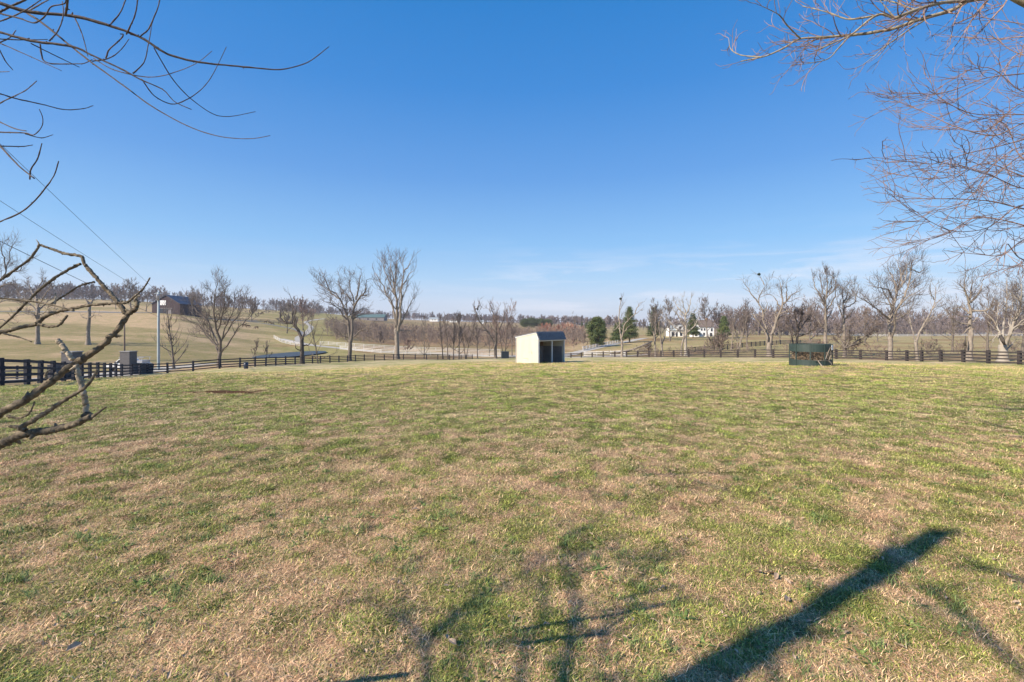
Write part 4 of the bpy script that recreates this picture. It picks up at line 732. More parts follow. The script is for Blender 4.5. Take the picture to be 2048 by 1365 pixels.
def upole(label, px, Y, top, r, m, arm=True):
    g = G(px, Y, -.2); t = P(px, top, Y); o = thing('utility_pole', label, 'utility pole', g+[0, 0, .2]); MB().tube([g, (g+t)/2, t], [r*1.15, r, r*.8], 10).build('shaft', m, o, True)
    if arm: MB().tube([P(px, top+6, Y)+[.1, -.3, 0], P(px, top+6, Y)+[.1, -.3, -.9]], .22, 10).tube([P(px, top+6, Y)+[.1, -.3, 0], P(px, top+5, Y)+[.1, -.3, 0]], [.16, .1], 8).build('transformer', M['steel'], o, True)
    MB().bar(P(px, top+3, Y)+[-.5, 0, 0], P(px, top+3, Y)+[.5, 0, 0], .1, .1).build('crossarm', m, o); return o
upole('tall blue-grey utility pole standing at the end of the entrance wall', 317, 74, 584, .18, M['pole'])
upole('thin brown pole rising behind the pier by the truck', 249, 110, 640, .15, M['pole_b'], False)
def wire(label, A, B, sag, r=.012):
    t = np.linspace(0, 1, 40)[:, None]; p = A*(1-t)+B*t; p[:, 2] -= (4*sag*t*(1-t))[:, 0]; return tag(MB().tube(p, r, 5).build('power_line', M['wire']), label, 'cable')
wire('highest thin wire running from the pole top to the upper left', P(317, 586, 74), P(-260, 40, 20), .12, .016)
wire('middle thin wire crossing the dead branches from the pole', P(317, 600, 74), P(-300, 205, 22), .25, .016)
wire('lowest dark cable from the pole towards the left edge', P(317, 634, 74), P(-300, 336, 20), .1, .022)
g = G(492, 64); bo = thing('barrel', 'dark blue barrel standing before the left fence', 'barrel', g); MB().tube([g, g+[0, 0, .1], g+[0, 0, .5], g+[0, 0, .85]], [.25, .28, .3, .27], 14).build('drum', M['barrel'], bo, True); MB().tube([g+[0, 0, .85], g+[0, 0, .9]], [.3, .3], 14).build('rim', M['barrel'], bo)
a = P(1010, 704, 124); b = P(1010, 720, 124); ub = thing('utility_box', 'dark utility box below the dense reddish tree left of the shed', 'utility box', b); MB().box((a+b)/2, (1.9, 1.2, a[2]-b[2]), (1, .2)).build('cabinet', M['box'], ub); MB().box(a+[0, 0, .04], (2.05, 1.35, .08), (1, .2)).build('lid', M['box'], ub)

# ------------------------------------------------------------------ white pickup with ladder rack
tY = 76.; t0 = P(258, 742, tY); t0[2] = float(height(t0[0], tY)); zt = max(t0[2], P(258, 743, tY)[2]-.02)
tk = thing('pickup_truck', 'white pickup truck with ladder rack parked behind the stone pier', 'truck', (t0[0], tY, zt)); ox = t0[0]
def prof3(pf, y0, y1, m, nm, par=tk): return MB().prism([(x, z) for x, z in pf], (ox, tY+y0, zt), (1, 0, 0), (0, 0, 1), (0, 1, 0), y1-y0).build(nm, m, par)
body = prof3([(-2.95, .45), (-2.95, .85), (-2.8, 1.02), (-1.7, 1.14), (1.0, 1.14), (1.05, 1.16), (2.9, 1.16), (2.95, .5), (2.3, .45), (-2.3, .42)], -.95, .95, M['car_w'], 'body')
prof3([(-1.75, 1.14), (-1.0, 1.82), (-.7, 1.92), (.6, 1.92), (.95, 1.8), (1.05, 1.14)], -.82, .82, M['car_w'], 'cab')
for y in (-.835, .83): prof3([(-1.5, 1.2), (-.95, 1.72), (-.25, 1.76), (-.25, 1.2)], y, y+.01, M['glass'], 'side_window'); prof3([(-.15, 1.2), (-.15, 1.76), (.55, 1.74), (.8, 1.2)], y, y+.01, M['glass'], 'side_window')
MB().hexa([np.array([ox+x, tY+y, zt+z]) for x, y, z in ((-1.74, -.75, 1.17), (-1.74, .75, 1.17), (-1.05, .7, 1.80), (-1.05, -.7, 1.80), (-1.79, -.75, 1.19), (-1.79, .75, 1.19), (-1.08, .7, 1.83), (-1.08, -.7, 1.83))]).build('windshield', M['glass'], tk)
prof3([(1.2, 1.16), (1.2, 1.62), (2.7, 1.62), (2.7, 1.16)], -.8, .8, M['steel'], 'tool_box')
mb = MB()
for x in (-.8, 1.15, 2.75):
    for y in (-.8, .8): mb.bar((ox+x, tY+y, zt+(1.9 if x < 0 else 1.1)), (ox+x, tY+y, zt+2.1), .05, .05)
for y in (-.8, .8): mb.bar((ox-1.0, tY+y, zt+2.1), (ox+3.0, tY+y, zt+2.1), .06, .06)
for k in range(5): mb.bar((ox-.9+k*.92, tY-.8, zt+2.13), (ox-.9+k*.92, tY+.8, zt+2.13), .05, .05)
mb.build('ladder_rack', M['steel'], tk)
for x in (-2.0, 1.9):
    for y in (-.9, .9):
        wh = MB().tube([(ox+x, tY+y-.12, zt+.38), (ox+x, tY+y+.12, zt+.38)], .38, 18).build('wheel', M['rubber'], tk); MB().tube([(ox+x, tY+y-.14, zt+.38), (ox+x, tY+y+.14, zt+.38)], .2, 12).build('rim', M['steel'], wh)
for y in (-.7, .7): MB().box((ox-2.96, tY+y, zt+.8), (.04, .32, .16)).build('headlight', M['sticker'], tk)
MB().box((ox-1.35, tY-1.05, zt+1.28), (.12, .2, .2)).build('mirror', M['glass'], tk)

# ------------------------------------------------------------------ buildings
def house(name, label, px0, px1, Y, eave, ridge, base, wall, roof, depth=7, wins=(), rot=0, cat='house', chim=False, gable=False):
    a, b = P(px0, base, Y), P(px1, base, Y); W = b[0]-a[0]; hE = (base-eave)/F*Y; hR = (base-ridge)/F*Y; r = thing(name, label, cat, a)
    o = a-[0, 0, 1.0]
    if gable: pf = [(0, 0), (W, 0), (W, hE+1), (W/2, hR+1), (0, hE+1)]; MB().prism(pf, o, (1, 0, 0), (0, 0, 1), (0, 1, 0), depth).build('wall', wall, r)
    else: MB().prism([(0, 0), (depth, 0), (depth, hE+1), (depth/2, hR+1-.05), (0, hE+1)], o, (0, 1, 0), (0, 0, 1), (1, 0, 0), W).build('wall', wall, r)
    mb = MB()
    if gable:
        for s in (0, 1): x0, x1 = (-.4, W/2) if s == 0 else (W+.4, W/2); mb.hexa([a+[x, y, z] for x, y, z in ((x0, -.4, hE-.2), (x0, depth+.4, hE-.2), (x1, depth+.4, hR+.02), (x1, -.4, hR+.02), (x0, -.4, hE+.02), (x0, depth+.4, hE+.02), (x1, depth+.4, hR+.25), (x1, -.4, hR+.25))])
    else:
        for s in (0, 1): y0, y1 = (-.4, depth/2) if s == 0 else (depth+.4, depth/2); mb.hexa([a+[x, y, z] for x, y, z in ((-.4, y0, hE-.2), (W+.4, y0, hE-.2), (W+.4, y1, hR+.02), (-.4, y1, hR+.02), (-.4, y0, hE+.02), (W+.4, y0, hE+.02), (W+.4, y1, hR+.25), (-.4, y1, hR+.25))])
    rf = mb.build('roof', roof, r)
    if chim: MB().box(a+[W*.7, depth/2, hR+.5], (.9, .7, 1.6)).build('chimney', M['tan'], rf)
    for (fx0, fx1, z0, z1, kind) in wins:
        c = a+[W*(fx0+fx1)/2, -.03, hE*(z0+z1)/2]; w_ = W*(fx1-fx0); h_ = hE*(z1-z0)
        f = MB().box(c, (w_+.16, .05, h_+.16)).build('door' if kind == 'd' else 'window', M['trim'] if kind != 'd' else M['barn_grey'], r); MB().box(c-[0, .035, 0], (w_, .03, h_)).build('pane' if kind != 'd' else 'panel', M['glass'], f)
    return r
house('farmhouse', 'white two-storey house with brown roof behind the trees', 1399, 1428, 262, 654, 641, 674, M['hwhite'], M['hroof'], 8, [(.1, .2, .62, .85, 'w'), (.3, .4, .62, .85, 'w'), (.78, .9, .55, .85, 'w'), (.25, .37, .12, .4, 'w'), (.72, .86, .0, .38, 'd')], chim=True)
hw = house('farmhouse', 'white house with dark dormer and porch left of the sycamore', 1340, 1369, 265, 661, 651, 675, M['hwhite'], M['hroof_g'], 7, [(.1, .3, .15, .75, 'w'), (.4, .52, .0, .7, 'd'), (.68, .85, .2, .7, 'w')])
c = P(1359, 656, 264.2); MB().box(c, (3.4, 2.0, 2.6)).build('dormer', M['hwhite'], hw); MB().box(c+[0, -1.02, 0], (1.3, .06, 1.4)).build('window', M['glass'], hw)
house('outbuilding', 'low white wing right of the white two-storey house', 1386, 1398, 258, 666, 661, 674, M['hwhite'], M['hroof_g'], 5, [(.3, .7, .2, .7, 'w')], cat='building')
bn = house('barn', 'dark gabled barn with white hay door on the left hilltop', 304, 360, 258, 608, 591, 629, M['barn'], M['barn_roof'], 18, [(.25, .40, .0, .52, 'd'), (.44, .56, .0, .5, 'd')], cat='barn', gable=True)
c = P(326, 606, 257.9); MB().box(c, (3.2, .1, 2.6)).build('hay_door', M['hwhite'], bn); MB().box(P(331, 617, 257.85), (7.5, .1, .35)).build('door_track', M['barn_grey'], bn); MB().box(P(338, 624, 257.85), (2.6, .12, 2.6)).build('sliding_door', M['barn_grey'], bn)
house('barn', 'long low barn with green metal roof between the two tall trees', 712, 768, 520, 635, 629, 640, M['barn_grey'], M['hgreen'], 14, [(.1, .16, .0, .6, 'd'), (.4, .46, 0, .6, 'd'), (.7, .76, 0, .6, 'd')], cat='barn')
house('farmhouse', 'small white house on the ridge right of the tallest tree', 859, 876, 640, 638.5, 635.5, 642, M['hwhite'], M['hroof_g'], 10, [(.3, .4, .3, .7, 'w'), (.6, .7, .3, .7, 'w')])
house('farmhouse', 'white low building on the ridge left of the forked tree', 899, 915, 650, 641, 639, 643.5, M['hwhite'], M['hroof'], 9, [(.2, .35, .2, .7, 'w'), (.6, .75, .2, .7, 'w')])
house('farmhouse', 'tiny white cottage seen behind the forked tree', 961, 967, 500, 643, 641, 646, M['hwhite'], M['hroof_g'], 6, [(.4, .6, .2, .7, 'w')])
house('outbuilding', 'tan building on the horizon above the reddish brush', 1128, 1141, 820, 645, 643, 651, M['tan'], M['hroof'], 14, [(.2, .3, .2, .7, 'w'), (.6, .7, .2, .7, 'w')], cat='building')
house('farmhouse', 'grey-roofed house with white walls far right behind the straight tree', 1955, 1974, 430, 668, 663, 674, M['hwhite'], M['hroof_g'], 9, [(.2, .35, .2, .7, 'w'), (.6, .75, .2, .7, 'w')])

# ------------------------------------------------------------------ horses
def horse(label, px, Y, graze, face=1):
    g = G(px, Y); g[2] += .0; f = face; mb = MB(); T_ = lambda pts, r: mb.tube([g+np.array([x*f, y, z]) for x, y, z in pts], r, 8)
    T_([(-.85, 0, 1.15), (-.6, 0, 1.22), (-.1, 0, 1.12), (.4, 0, 1.15), (.75, 0, 1.25)], [.12, .31, .33, .31, .16])
    if graze: T_([(.6, 0, 1.3), (.95, 0, 1.1), (1.25, 0, .7)], [.2, .15, .11]); T_([(1.22, 0, .75), (1.35, 0, .5), (1.4, 0, .28)], [.12, .1, .06])
    else: T_([(.6, 0, 1.3), (.9, 0, 1.6), (1.1, 0, 1.9)], [.2, .15, .11]); T_([(1.05, 0, 1.93), (1.3, 0, 1.8), (1.5, 0, 1.65)], [.11, .1, .06])
    for x, y in ((-.68, -.16), (-.62, .16)): T_([(x, y, 1.15), (x+.06, y, .8), (x-.1, y, .5), (x-.03, y, .05)], [.17, .12, .06, .06])
    for x, y in ((.5, -.15), (.58, .15)): T_([(x, y, 1.05), (x, y, .55), (x+.02, y, .05)], [.13, .07, .06])
    T_([(-.88, 0, 1.3), (-1.0, 0, .95), (-.98, 0, .55)], [.05, .08, .03])
    return tag(mb.build('horse', M['horse'], None, True), label, 'horse', 'horses on the far hill pasture')
for px, Y, gz, f, lab in ((531, 292, False, 1, 'dark horse standing leftmost of the three by the far fence'), (539.5, 290, False, -1, 'dark horse in the middle of the three by the far fence'), (544.5, 284, True, 1, 'dark horse rightmost of the three by the far fence'),
    (488.5, 243, False, 1, 'dark upright horse on the green slope nearest the wide-crowned tree'), (496, 240, True, 1, 'dark grazing horse between two others on the green slope'), (513, 236, True, -1, 'nearest dark grazing horse on the green slope above the saplings')): horse(lab, px, Y, gz, f)

# ------------------------------------------------------------------ trees close to the camera
def near_tree(name, label, base, limbs, org, sc, Yf, m, tw=None, seed=1, levels=(), jag=.0, trunk=None, bm=None, part='branch', knots=True):
    rg = np.random.default_rng(seed); root = thing(name, label, 'tree', base)
    for i, l in enumerate(limbs):
        w0, w1, pts = l[:3]; mt = l[3] if len(l) > 3 else m; Ya = Yf(i) if callable(Yf) else Yf
        if isinstance(Ya, tuple): Y0, Y1 = Ya
        else: Y0 = Y1 = Ya
        pp = []
        for k, (a, b) in enumerate(pts):
            Y = Y0+(Y1-Y0)*k/(len(pts)-1); pp.append(P(org[0]+a/sc, org[1]+b/sc, Y))
        nn = max(8, len(pts)*(9 if jag > .12 else 5)); q = resample(pp, nn); rad = np.interp(np.linspace(0, 1, nn), [0, 1], [w0, w1])/2*np.linspace(Y0, Y1, nn)/F
        jg = rg.normal(size=q.shape)*rad[:, None]*jag; q = q+jg; rad = rad*(1+rg.normal(size=nn)*.09*(1 if jag else .4))
        mb = MB(); mb.tube(q, rad, 9)
        if knots:                             # buds and spurs
            for _ in range(max(2, int(nn*(.13 if jag > .12 else .4)))):
                k = rg.integers(1, nn-1); d = rg.normal(size=3); d /= np.linalg.norm(d); ln = rad[k]*rg.uniform(1.2, 2.6)
                mb.tube([q[k], q[k]+d*ln*.6, q[k]+d*ln], [rad[k]*.7, rad[k]*.5, rad[k]*.25], 5)
        mb.build(part, M[mt], root, True)
        if levels:
            src, sr = resample(pp, 12)[None], np.linspace(w0, w1, 12)[None]/2*Y0/F; c = MB()
            for kw in levels: src, sr = kids(rg, src, sr, **kw); c.tubes(src, sr, 4)
            c.build('twigs', M[tw or m], root)
    if trunk is not None: nt_ = len(trunk[0])*6; MB().tube(resample(trunk[0], nt_), np.interp(np.linspace(0, 1, nt_), np.linspace(0, 1, len(trunk[1])), trunk[1]), 12).build('trunk', M[bm or m], root, True)
    return root
UL = [(7.5, 1.4, [(-260, -60), (0, 20), (160, 70), (390, 90), (640, 150), (830, 225), (1000, 325), (1200, 370), (1400, 390), (1600, 408), (1780, 375), (1925, 275)]),
 (4, 1.2, [(160, 80), (240, 130), (400, 260), (540, 370), (720, 500), (900, 630), (1150, 760), (1320, 805), (1480, 812), (1580, 795)]),
 (6.5, 1.4, [(-260, 120), (0, 190), (180, 240), (430, 275), (560, 335), (700, 400), (830, 470), (960, 530), (1020, 595), (1120, 642)]),
 (2.2, 1., [(900, 280), (1000, 450), (1130, 590), (1250, 670), (1340, 683), (1495, 655)]), (2.2, 1., [(550, 345), (680, 415), (900, 452), (1050, 415), (1160, 365), (1240, 300)]), (2.2, 1., [(840, 480), (900, 560), (1000, 610), (1100, 580), (1210, 490), (1280, 370), (1325, 275)]),
 (2.8, 1.6, [(640, 150), (700, 80), (735, 0), (745, -60)]), (2.8, 1.6, [(740, 200), (790, 90), (805, 0), (812, -60)]), (2.8, 1.6, [(820, 215), (870, 170), (915, 70), (935, 0), (940, -50)]), (2.6, 1.1, [(780, 430), (840, 370), (870, 250), (890, 140)]),
 (2.6, 1.8, [(620, 340), (640, 290), (720, 210), (705, 200)]), (2.4, 1.1, [(540, 360), (630, 345), (700, 300), (755, 230)]), (2.6, 1.2, [(-200, 180), (0, 255), (150, 320), (250, 365), (360, 415)]), (2.4, 1.2, [(180, 255), (330, 330), (465, 395)]),
 (3, 1.6, [(235, 260), (250, 350), (310, 375), (480, 375), (540, 350)]), (4.4, 4, [(385, 90), (395, 0), (400, -60)]), (2.6, 1.6, [(290, 240), (340, 180), (370, 90), (365, 10)]), (2.6, 1.2, [(440, 110), (480, 200), (515, 330)]),
 (2.8, 1.4, [(-120, 660), (0, 605), (70, 570), (150, 530), (215, 475)]), (3, 1.2, [(-200, 500), (0, 550), (100, 580), (260, 615), (370, 642), (480, 638), (545, 620)]), (3.6, 1.2, [(-200, 765), (0, 775), (150, 780), (200, 790), (245, 740), (250, 690), (230, 640)]), (3, 1.8, [(-150, 640), (0, 715), (90, 755), (155, 768)]), (2.2, 1.1, [(150, 785), (240, 808), (310, 790)]),
 (4.4, 2.4, [(-200, 640), (0, 855), (60, 920), (130, 990), (200, 1045)]), (2.8, 1.8, [(175, 1050), (180, 995), (220, 930), (245, 840)]), (2.4, 1.4, [(0, 857), (130, 858), (190, 850)]), (3.4, 2, [(-200, 1370), (0, 1298), (120, 1245), (190, 1190), (260, 1110), (320, 1020), (343, 945)]),
 (5, 3, [(-100, 110), (0, 70), (60, 40), (150, 0), (200, -30)]), (3, 1.8, [(-100, 150), (0, 125), (80, 95), (150, 60), (240, 0)]), (3.2, 2, [(0, 80), (120, 110), (200, 135), (260, 100), (300, 40), (380, 20), (390, -30)]), (2.6, 1.4, [(-40, 230), (0, 300), (40, 370), (75, 410)]), (3, 1.6, [(160, 70), (230, 30), (300, -10)]), (2.4, 1.4, [(-60, 240), (0, 230), (130, 235), (280, 232)]), (2.4, 1.6, [(0, 250), (60, 220), (92, 180)]), (2.2, 1.2, [(-60, 420), (0, 422), (55, 420)])]
near_tree('overhanging_tree', 'bare tree whose thin dark branches reach in from the upper left corner', (-8.5, -3.2, 0), UL, (0, 0), 2.926, lambda i: (3.2+.35*math.sin(i*1.9), 3.2+.5*math.cos(i*2.3)), 'near_twig', seed=3, jag=.10,
 trunk=([(-8.5, -3.2, -.2), (-8.4, -3.1, 2), (-7.4, -1.6, 4.2), (-5.6, 1.2, 5.0), (-3.9, 3.2, 4.45)], [.15, .10, .014, .009, .009]))
DL = [(17, 10, [(-140, 1190), (0, 1090), (150, 1010), (300, 900), (440, 800), (600, 690), (700, 590), (760, 500)]), (9, 4.5, [(755, 505), (700, 430), (610, 330), (560, 270), (500, 200), (485, 160), (380, 140), (310, 115), (235, 90)]),
 (4.5, 4, [(235, 90), (180, 170), (100, 230), (0, 300), (-120, 380)]), (5.5, 3.6, [(478, 203), (400, 240), (320, 290), (230, 360), (150, 440), (80, 510), (0, 580), (-100, 660)]), (4, 3, [(560, 310), (480, 330), (400, 380), (295, 445)]), (5, 9, [(700, 435), (560, 445), (440, 465), (330, 490), (260, 520), (215, 560), (120, 580), (0, 610), (-120, 640)], 'near_dead'),
 (5, 2.6, [(690, 435), (740, 435), (800, 395), (850, 350), (890, 285)]), (4.4, 3, [(-120, 398), (0, 405), (150, 420), (280, 440), (440, 480)]), (6, 4, [(230, 560), (300, 575), (340, 570), (400, 510)]), (4, 2, [(20, 615), (120, 640), (190, 665)]), (9, 6, [(760, 500), (805, 470), (815, 440), (800, 410)], 'near_dead'), (6, 1.5, [(800, 412), (815, 398), (832, 388)], 'near_bare'),
 (3, .8, [(235, 90), (225, 72), (214, 58)], 'near_bare'), (9, 9, [(340, 655), (380, 700), (430, 770)], 'near_bare'), (9, 10, [(450, 800), (470, 880), (490, 950), (505, 1010), (515, 1095)], 'near_bare'), (10, 5, [(120, 1175), (250, 1100), (400, 1000), (500, 940), (550, 880), (580, 830)]), (17, 12, [(-120, 1330), (0, 1275), (100, 1230), (180, 1205), (300, 1190), (450, 1150), (540, 1110)]), (6, 3, [(540, 1115), (590, 1080), (630, 1050)]), (5, 3, [(45, 1105), (100, 1118), (160, 1100), (190, 1060), (205, 1020)]), (6, 2.5, [(270, 880), (275, 850), (297, 828)], 'near_bare'), (4, 2, [(325, 440), (330, 400), (328, 375)], 'near_bare'), (7, 1.5, [(690, 630), (724, 630)]), (10, 4, [(150, 1190), (100, 1170), (50, 1165)]), (9, 3, [(490, 1110), (520, 1088), (560, 1100)])]
near_tree('dead_branch', 'broken dead limb with peeling bark leaning in at the left edge', (-4.6, 2.0, 0), DL, (0, 460), 2.967, lambda i: [1.9, 1.9, 1.86, 1.92, 1.95, 1.84, 1.84, 1.8, 1.82, 1.8, 1.9, 1.9, 1.88, 1.86, 1.86, 1.8, 1.82, 1.82, 1.9, 1.88, 1.94, 1.9, 1.8, 1.84][i], 'near_dead', seed=9, jag=.121,
 trunk=([(-4.6, 2.0, -.1), (-4.0, 2.0, .5), (-3.0, 1.9, .9), (-2.2, 1.88, 1.2)], [.05, .035, .025, .02]))
# pale overhanging limb, upper right
UR = [(9, 6, [(1700, -60), (1310, 5), (1230, 50), (1110, 85), (930, 145)]), (6, 2, [(930, 145), (780, 168), (620, 182), (490, 190), (400, 240), (300, 280), (200, 300)]), (8, 5.5, [(1700, -40), (1300, 5), (1180, 15), (1050, 50), (950, 90)]), (5.4, 1.6, [(950, 90), (880, 70), (830, 95), (730, 175), (640, 215), (560, 250)]),
 (4, 1.3, [(870, 75), (740, 95), (620, 60), (500, 30)]), (3, 1.2, [(490, 190), (430, 130), (380, 70), (300, 30)]), (3.2, 1.2, [(1110, 90), (1000, 160), (900, 230), (850, 275), (790, 320)]), (2.6, 1, [(300, 280), (200, 270), (150, 240), (140, 190)]), (3, 1.2, [(730, 175), (680, 230), (620, 290), (500, 315)]), (3, 1.2, [(950, 90), (900, 30), (860, -20)]), (3, 1.2, [(1050, 50), (940, 10), (860, 0), (760, -10)])]
lvU = (dict(per_m=6, lf=.32, ang=42, up=.05, wander=.16, rmin=.0045, n=6, rr=.5, lmax=1.1, lmin=.25), dict(per_m=9, lf=.5, ang=45, up=.1, wander=.2, rmin=.0032, n=5, lmin=.12), dict(per_m=7, lf=.6, ang=50, up=.1, wander=.2, rmin=.0026, n=4, lmin=.07))
near_tree('overhanging_tree', 'smooth pale limb with fine twigs crossing the upper right corner', (9.6, 6.6, 0), UR, (1400, 0), 2.438, lambda i: (7.0, 7.0+.6*math.sin(i*2.1)), 'near_pale', 'near_pink', 12, lvU, .05,
 trunk=([(9.6, 6.6, -.2), (9.4, 6.7, 3), (8.6, 6.9, 6.2), (7.2, 7.0, 7.2)], [.26, .2, .12, .05]), knots=False)
RR = [(3.4, 1, [(1900, 1060), (1580, 1020), (1400, 980), (1200, 970), (1000, 970), (890, 890)]), (3.2, 1, [(1850, 560), (1580, 600), (1450, 660), (1250, 620), (1100, 550), (920, 480)]), (3, 1, [(1850, 580), (1580, 560), (1370, 560), (1150, 460), (1120, 380)]), (3, 1, [(1850, 560), (1580, 680), (1300, 750), (1100, 800), (870, 770)]), (3, 1, [(1850, 640), (1580, 750), (1400, 890), (1250, 1000), (1050, 1050)]),
 (3, 1, [(1850, 1200), (1580, 1100), (1350, 1060), (1200, 1140), (990, 1190)]), (3, 1, [(1850, 1100), (1580, 1170), (1450, 1250), (1250, 1230)]), (3, 1, [(1850, 330), (1580, 360), (1400, 380), (1200, 450), (950, 480)]), (2.8, 1, [(1850, 190), (1580, 180), (1450, 190), (1240, 180)]), (2.8, 1, [(1850, 190), (1580, 120), (1400, 90), (1300, 65)]), (2.8, 1, [(1850, 900), (1580, 920), (1400, 850), (1200, 800), (1060, 760)]), (2.8, 1, [(1850, 500), (1580, 450), (1400, 330), (1280, 350)]), (2.8, 1, [(1850, 900), (1580, 860), (1380, 800), (1180, 870), (940, 850)]), (2.6, 1, [(1850, 800), (1580, 780), (1480, 600), (1300, 560), (1240, 520)]), (2.6, 1, [(1700, 1300), (1560, 1260), (1500, 1190), (1480, 1300)]), (2.6, 1, [(1850, 300), (1580, 270), (1480, 220), (1420, 130)]),
 (2.6, 1, [(1850, 460), (1580, 500), (1380, 640), (1180, 620), (1020, 620)]), (2.6, 1, [(1850, 1000), (1580, 1000), (1380, 1120), (1250, 1130), (1060, 1050)]), (2.6, 1, [(1850, 700), (1560, 720), (1330, 900), (1180, 1000)]), (2.6, 1, [(1850, 200), (1560, 260), (1380, 480), (1200, 560)])]
lvR = (dict(per_m=4.6, lf=.3, ang=34, up=.02, wander=.10, rmin=.0052, n=7, rr=.5, lmax=.8, lmin=.25, t0=.0), dict(per_m=5.5, lf=.45, ang=40, up=.05, wander=.14, rmin=.0038, n=5, lmin=.18), dict(per_m=5., lf=.5, ang=42, up=.08, wander=.16, rmin=.0032, n=4, lmin=.1))
near_tree('overhanging_tree', 'fine pinkish drooping branches filling the right edge of the sky', (17.5, 9.8, 0), RR, (1400, 0), 2.438, lambda i: (9.6, 9.6+1.3*math.sin(i*1.7)), 'near_pink', 'near_pink', 21, lvR, .04,
 trunk=([(17.5, 9.8, -.2), (17.3, 9.8, 2.5), (16.5, 9.7, 5), (15.5, 9.6, 8.5)], [.3, .24, .2, .08]), knots=False)
# trees behind the camera that throw the shadows on the near grass
def shadow_pts(pts, h0, h1):                  # branch at height h above the ground whose shadow falls on photo points
    out_ = []
    for k, (a, b) in enumerate(pts):
        Y = EYE*F/(b-HZ); g = np.array([(a-1024)/F*Y, Y, 0.]); h = h0+(h1-h0)*k/max(1, len(pts)-1); out_.append(g+TOSUN*(h/TOSUN[2]))
    return out_
st = thing('snag_tree', 'leafless broken-topped tree behind the viewer casting the long dark shadow', 'tree', (-5.6, -1.2, 0))
top = shadow_pts([(1880, 1068)], 7.2, 7.2)[0]; foot = np.array([top[0]-.05, top[1]-.05, -.1]); mb = MB(); mb.tube(resample([foot, foot+[0, 0, 2.5], foot+[.03, 0, 5], top], 14), np.interp(np.arange(14), [0, 1, 13], [.26, .15, .11])*(1+.16*np.sin(np.arange(14)*2.3)+.1*np.sin(np.arange(14)*1.1)), 10)
mb.tube(shadow_pts([(1800, 1110), (1850, 1080), (1925, 1062)], 6.6, 7.3), [.06, .07, .03], 6); mb.tube(shadow_pts([(1700, 1170), (1760, 1120), (1800, 1062), (1790, 1030)], 6.2, 7.6), [.05, .035, .02, .01], 6); mb.tube(shadow_pts([(1560, 1265), (1640, 1270), (1720, 1250)], 5, 6), [.05, .025, .01], 6); st.location = tuple(foot); mb.build('trunk', M['bark_dark'], None, True).parent = st
st.children[0].matrix_parent_inverse = __import__('mathutils').Matrix.Translation(-st.location)
ct = thing('bare_tree', 'forked leafless tree behind the viewer casting branching shadows on the grass', 'tree', (-7, -4, 0)); mb = MB(); rg = np.random.default_rng(4)
cr_ = lambda *p: [(700+a/2.926, 1000+b/2.926) for a, b in p]
SHB = [(.040, .018, 3.4, 4.6, cr_((1270, 1600), (1290, 1060), (1300, 800), (1320, 700), (1340, 600), (1285, 500), (1270, 380), (1265, 240))), (.026, .010, 3.8, 4.8, cr_((1330, 660), (1400, 780), (1500, 765), (1620, 640), (1700, 480), (1730, 380))),
 (.028, .010, 3.4, 4.8, cr_((1010, 1300), (1030, 940), (1040, 830), (1140, 730), (1150, 560), (1080, 450), (1035, 360))), (.020, .008, 3.6, 4.4, cr_((1270, 1200), (1220, 1000), (1190, 850), (1150, 730))), (.034, .012, 3.2, 4.2, cr_((500, 1400), (470, 1060), (450, 900), (380, 760), (270, 680), (150, 590))),
 (.026, .009, 3.4, 4.4, cr_((700, 1300), (700, 1060), (690, 920), (650, 860), (590, 800))), (.016, .007, 3.8, 4.8, cr_((690, 930), (720, 760), (770, 640), (740, 480))), (.016, .007, 4, 5, cr_((1150, 560), (1150, 430), (1120, 330), (1140, 200))), (.014, .006, 4, 5, cr_((1640, 600), (1600, 420), (1560, 300))), (.014, .006, 4, 5, cr_((1700, 480), (1800, 380), (1900, 260))),
 (.016, .007, 3.6, 4.6, cr_((1500, 765), (1480, 950), (1420, 1060))), (.02, .008, 3.4, 4.6, cr_((450, 900), (560, 760), (620, 640))), (.012, .006, 4.2, 5.2, cr_((1280, 500), (1360, 330), (1400, 180))), (.012, .006, 4.2, 5.2, cr_((380, 760), (330, 600), (300, 420))),
 (.05, .03, 6, 7, [(2090, 1385), (1990, 1290), (1880, 1190), (1830, 1170)]), (.05, .03, 6, 7, [(2120, 1180), (2010, 1150), (1930, 1120)]), (.04, .02, 5, 6, [(1560, 1400), (1540, 1310), (1515, 1250)]), (.07, .04, 7, 8, [(2300, 850), (2150, 810), (2020, 795)]), (.06, .03, 7, 8, [(2300, 900), (2100, 880), (1960, 840)])]
ends = []
for w0, w1, h0, h1, pts in SHB:
    q = resample(shadow_pts(pts, h0, h1), 12); rr_ = np.linspace(w0, w1, 12)*.72; mb.tube(q, rr_, 6); ends.append((q, rr_))
    if w0 >= .033: mb.tube(resample([q[0], q[0]+[-.9, -1.2, -1.2], [-7, -4, 2.5], [-7, -4, -.2]], 10), np.linspace(w0, .05, 10), 8)
p1, r1_ = kids(rg, np.stack([e[0] for e in ends]), np.stack([e[1] for e in ends]), k=6, lf=.3, rmin=.006, up=.2); mb.tubes(p1, r1_, 4); p2, r2_ = kids(rg, p1, r1_, k=5, lf=.5, rmin=.004); mb.tubes(p2, r2_, 3)
o = mb.build('branches', M['bark'], None, True); o.parent = ct; o.matrix_parent_inverse = __import__('mathutils').Matrix.Translation(-ct.location)

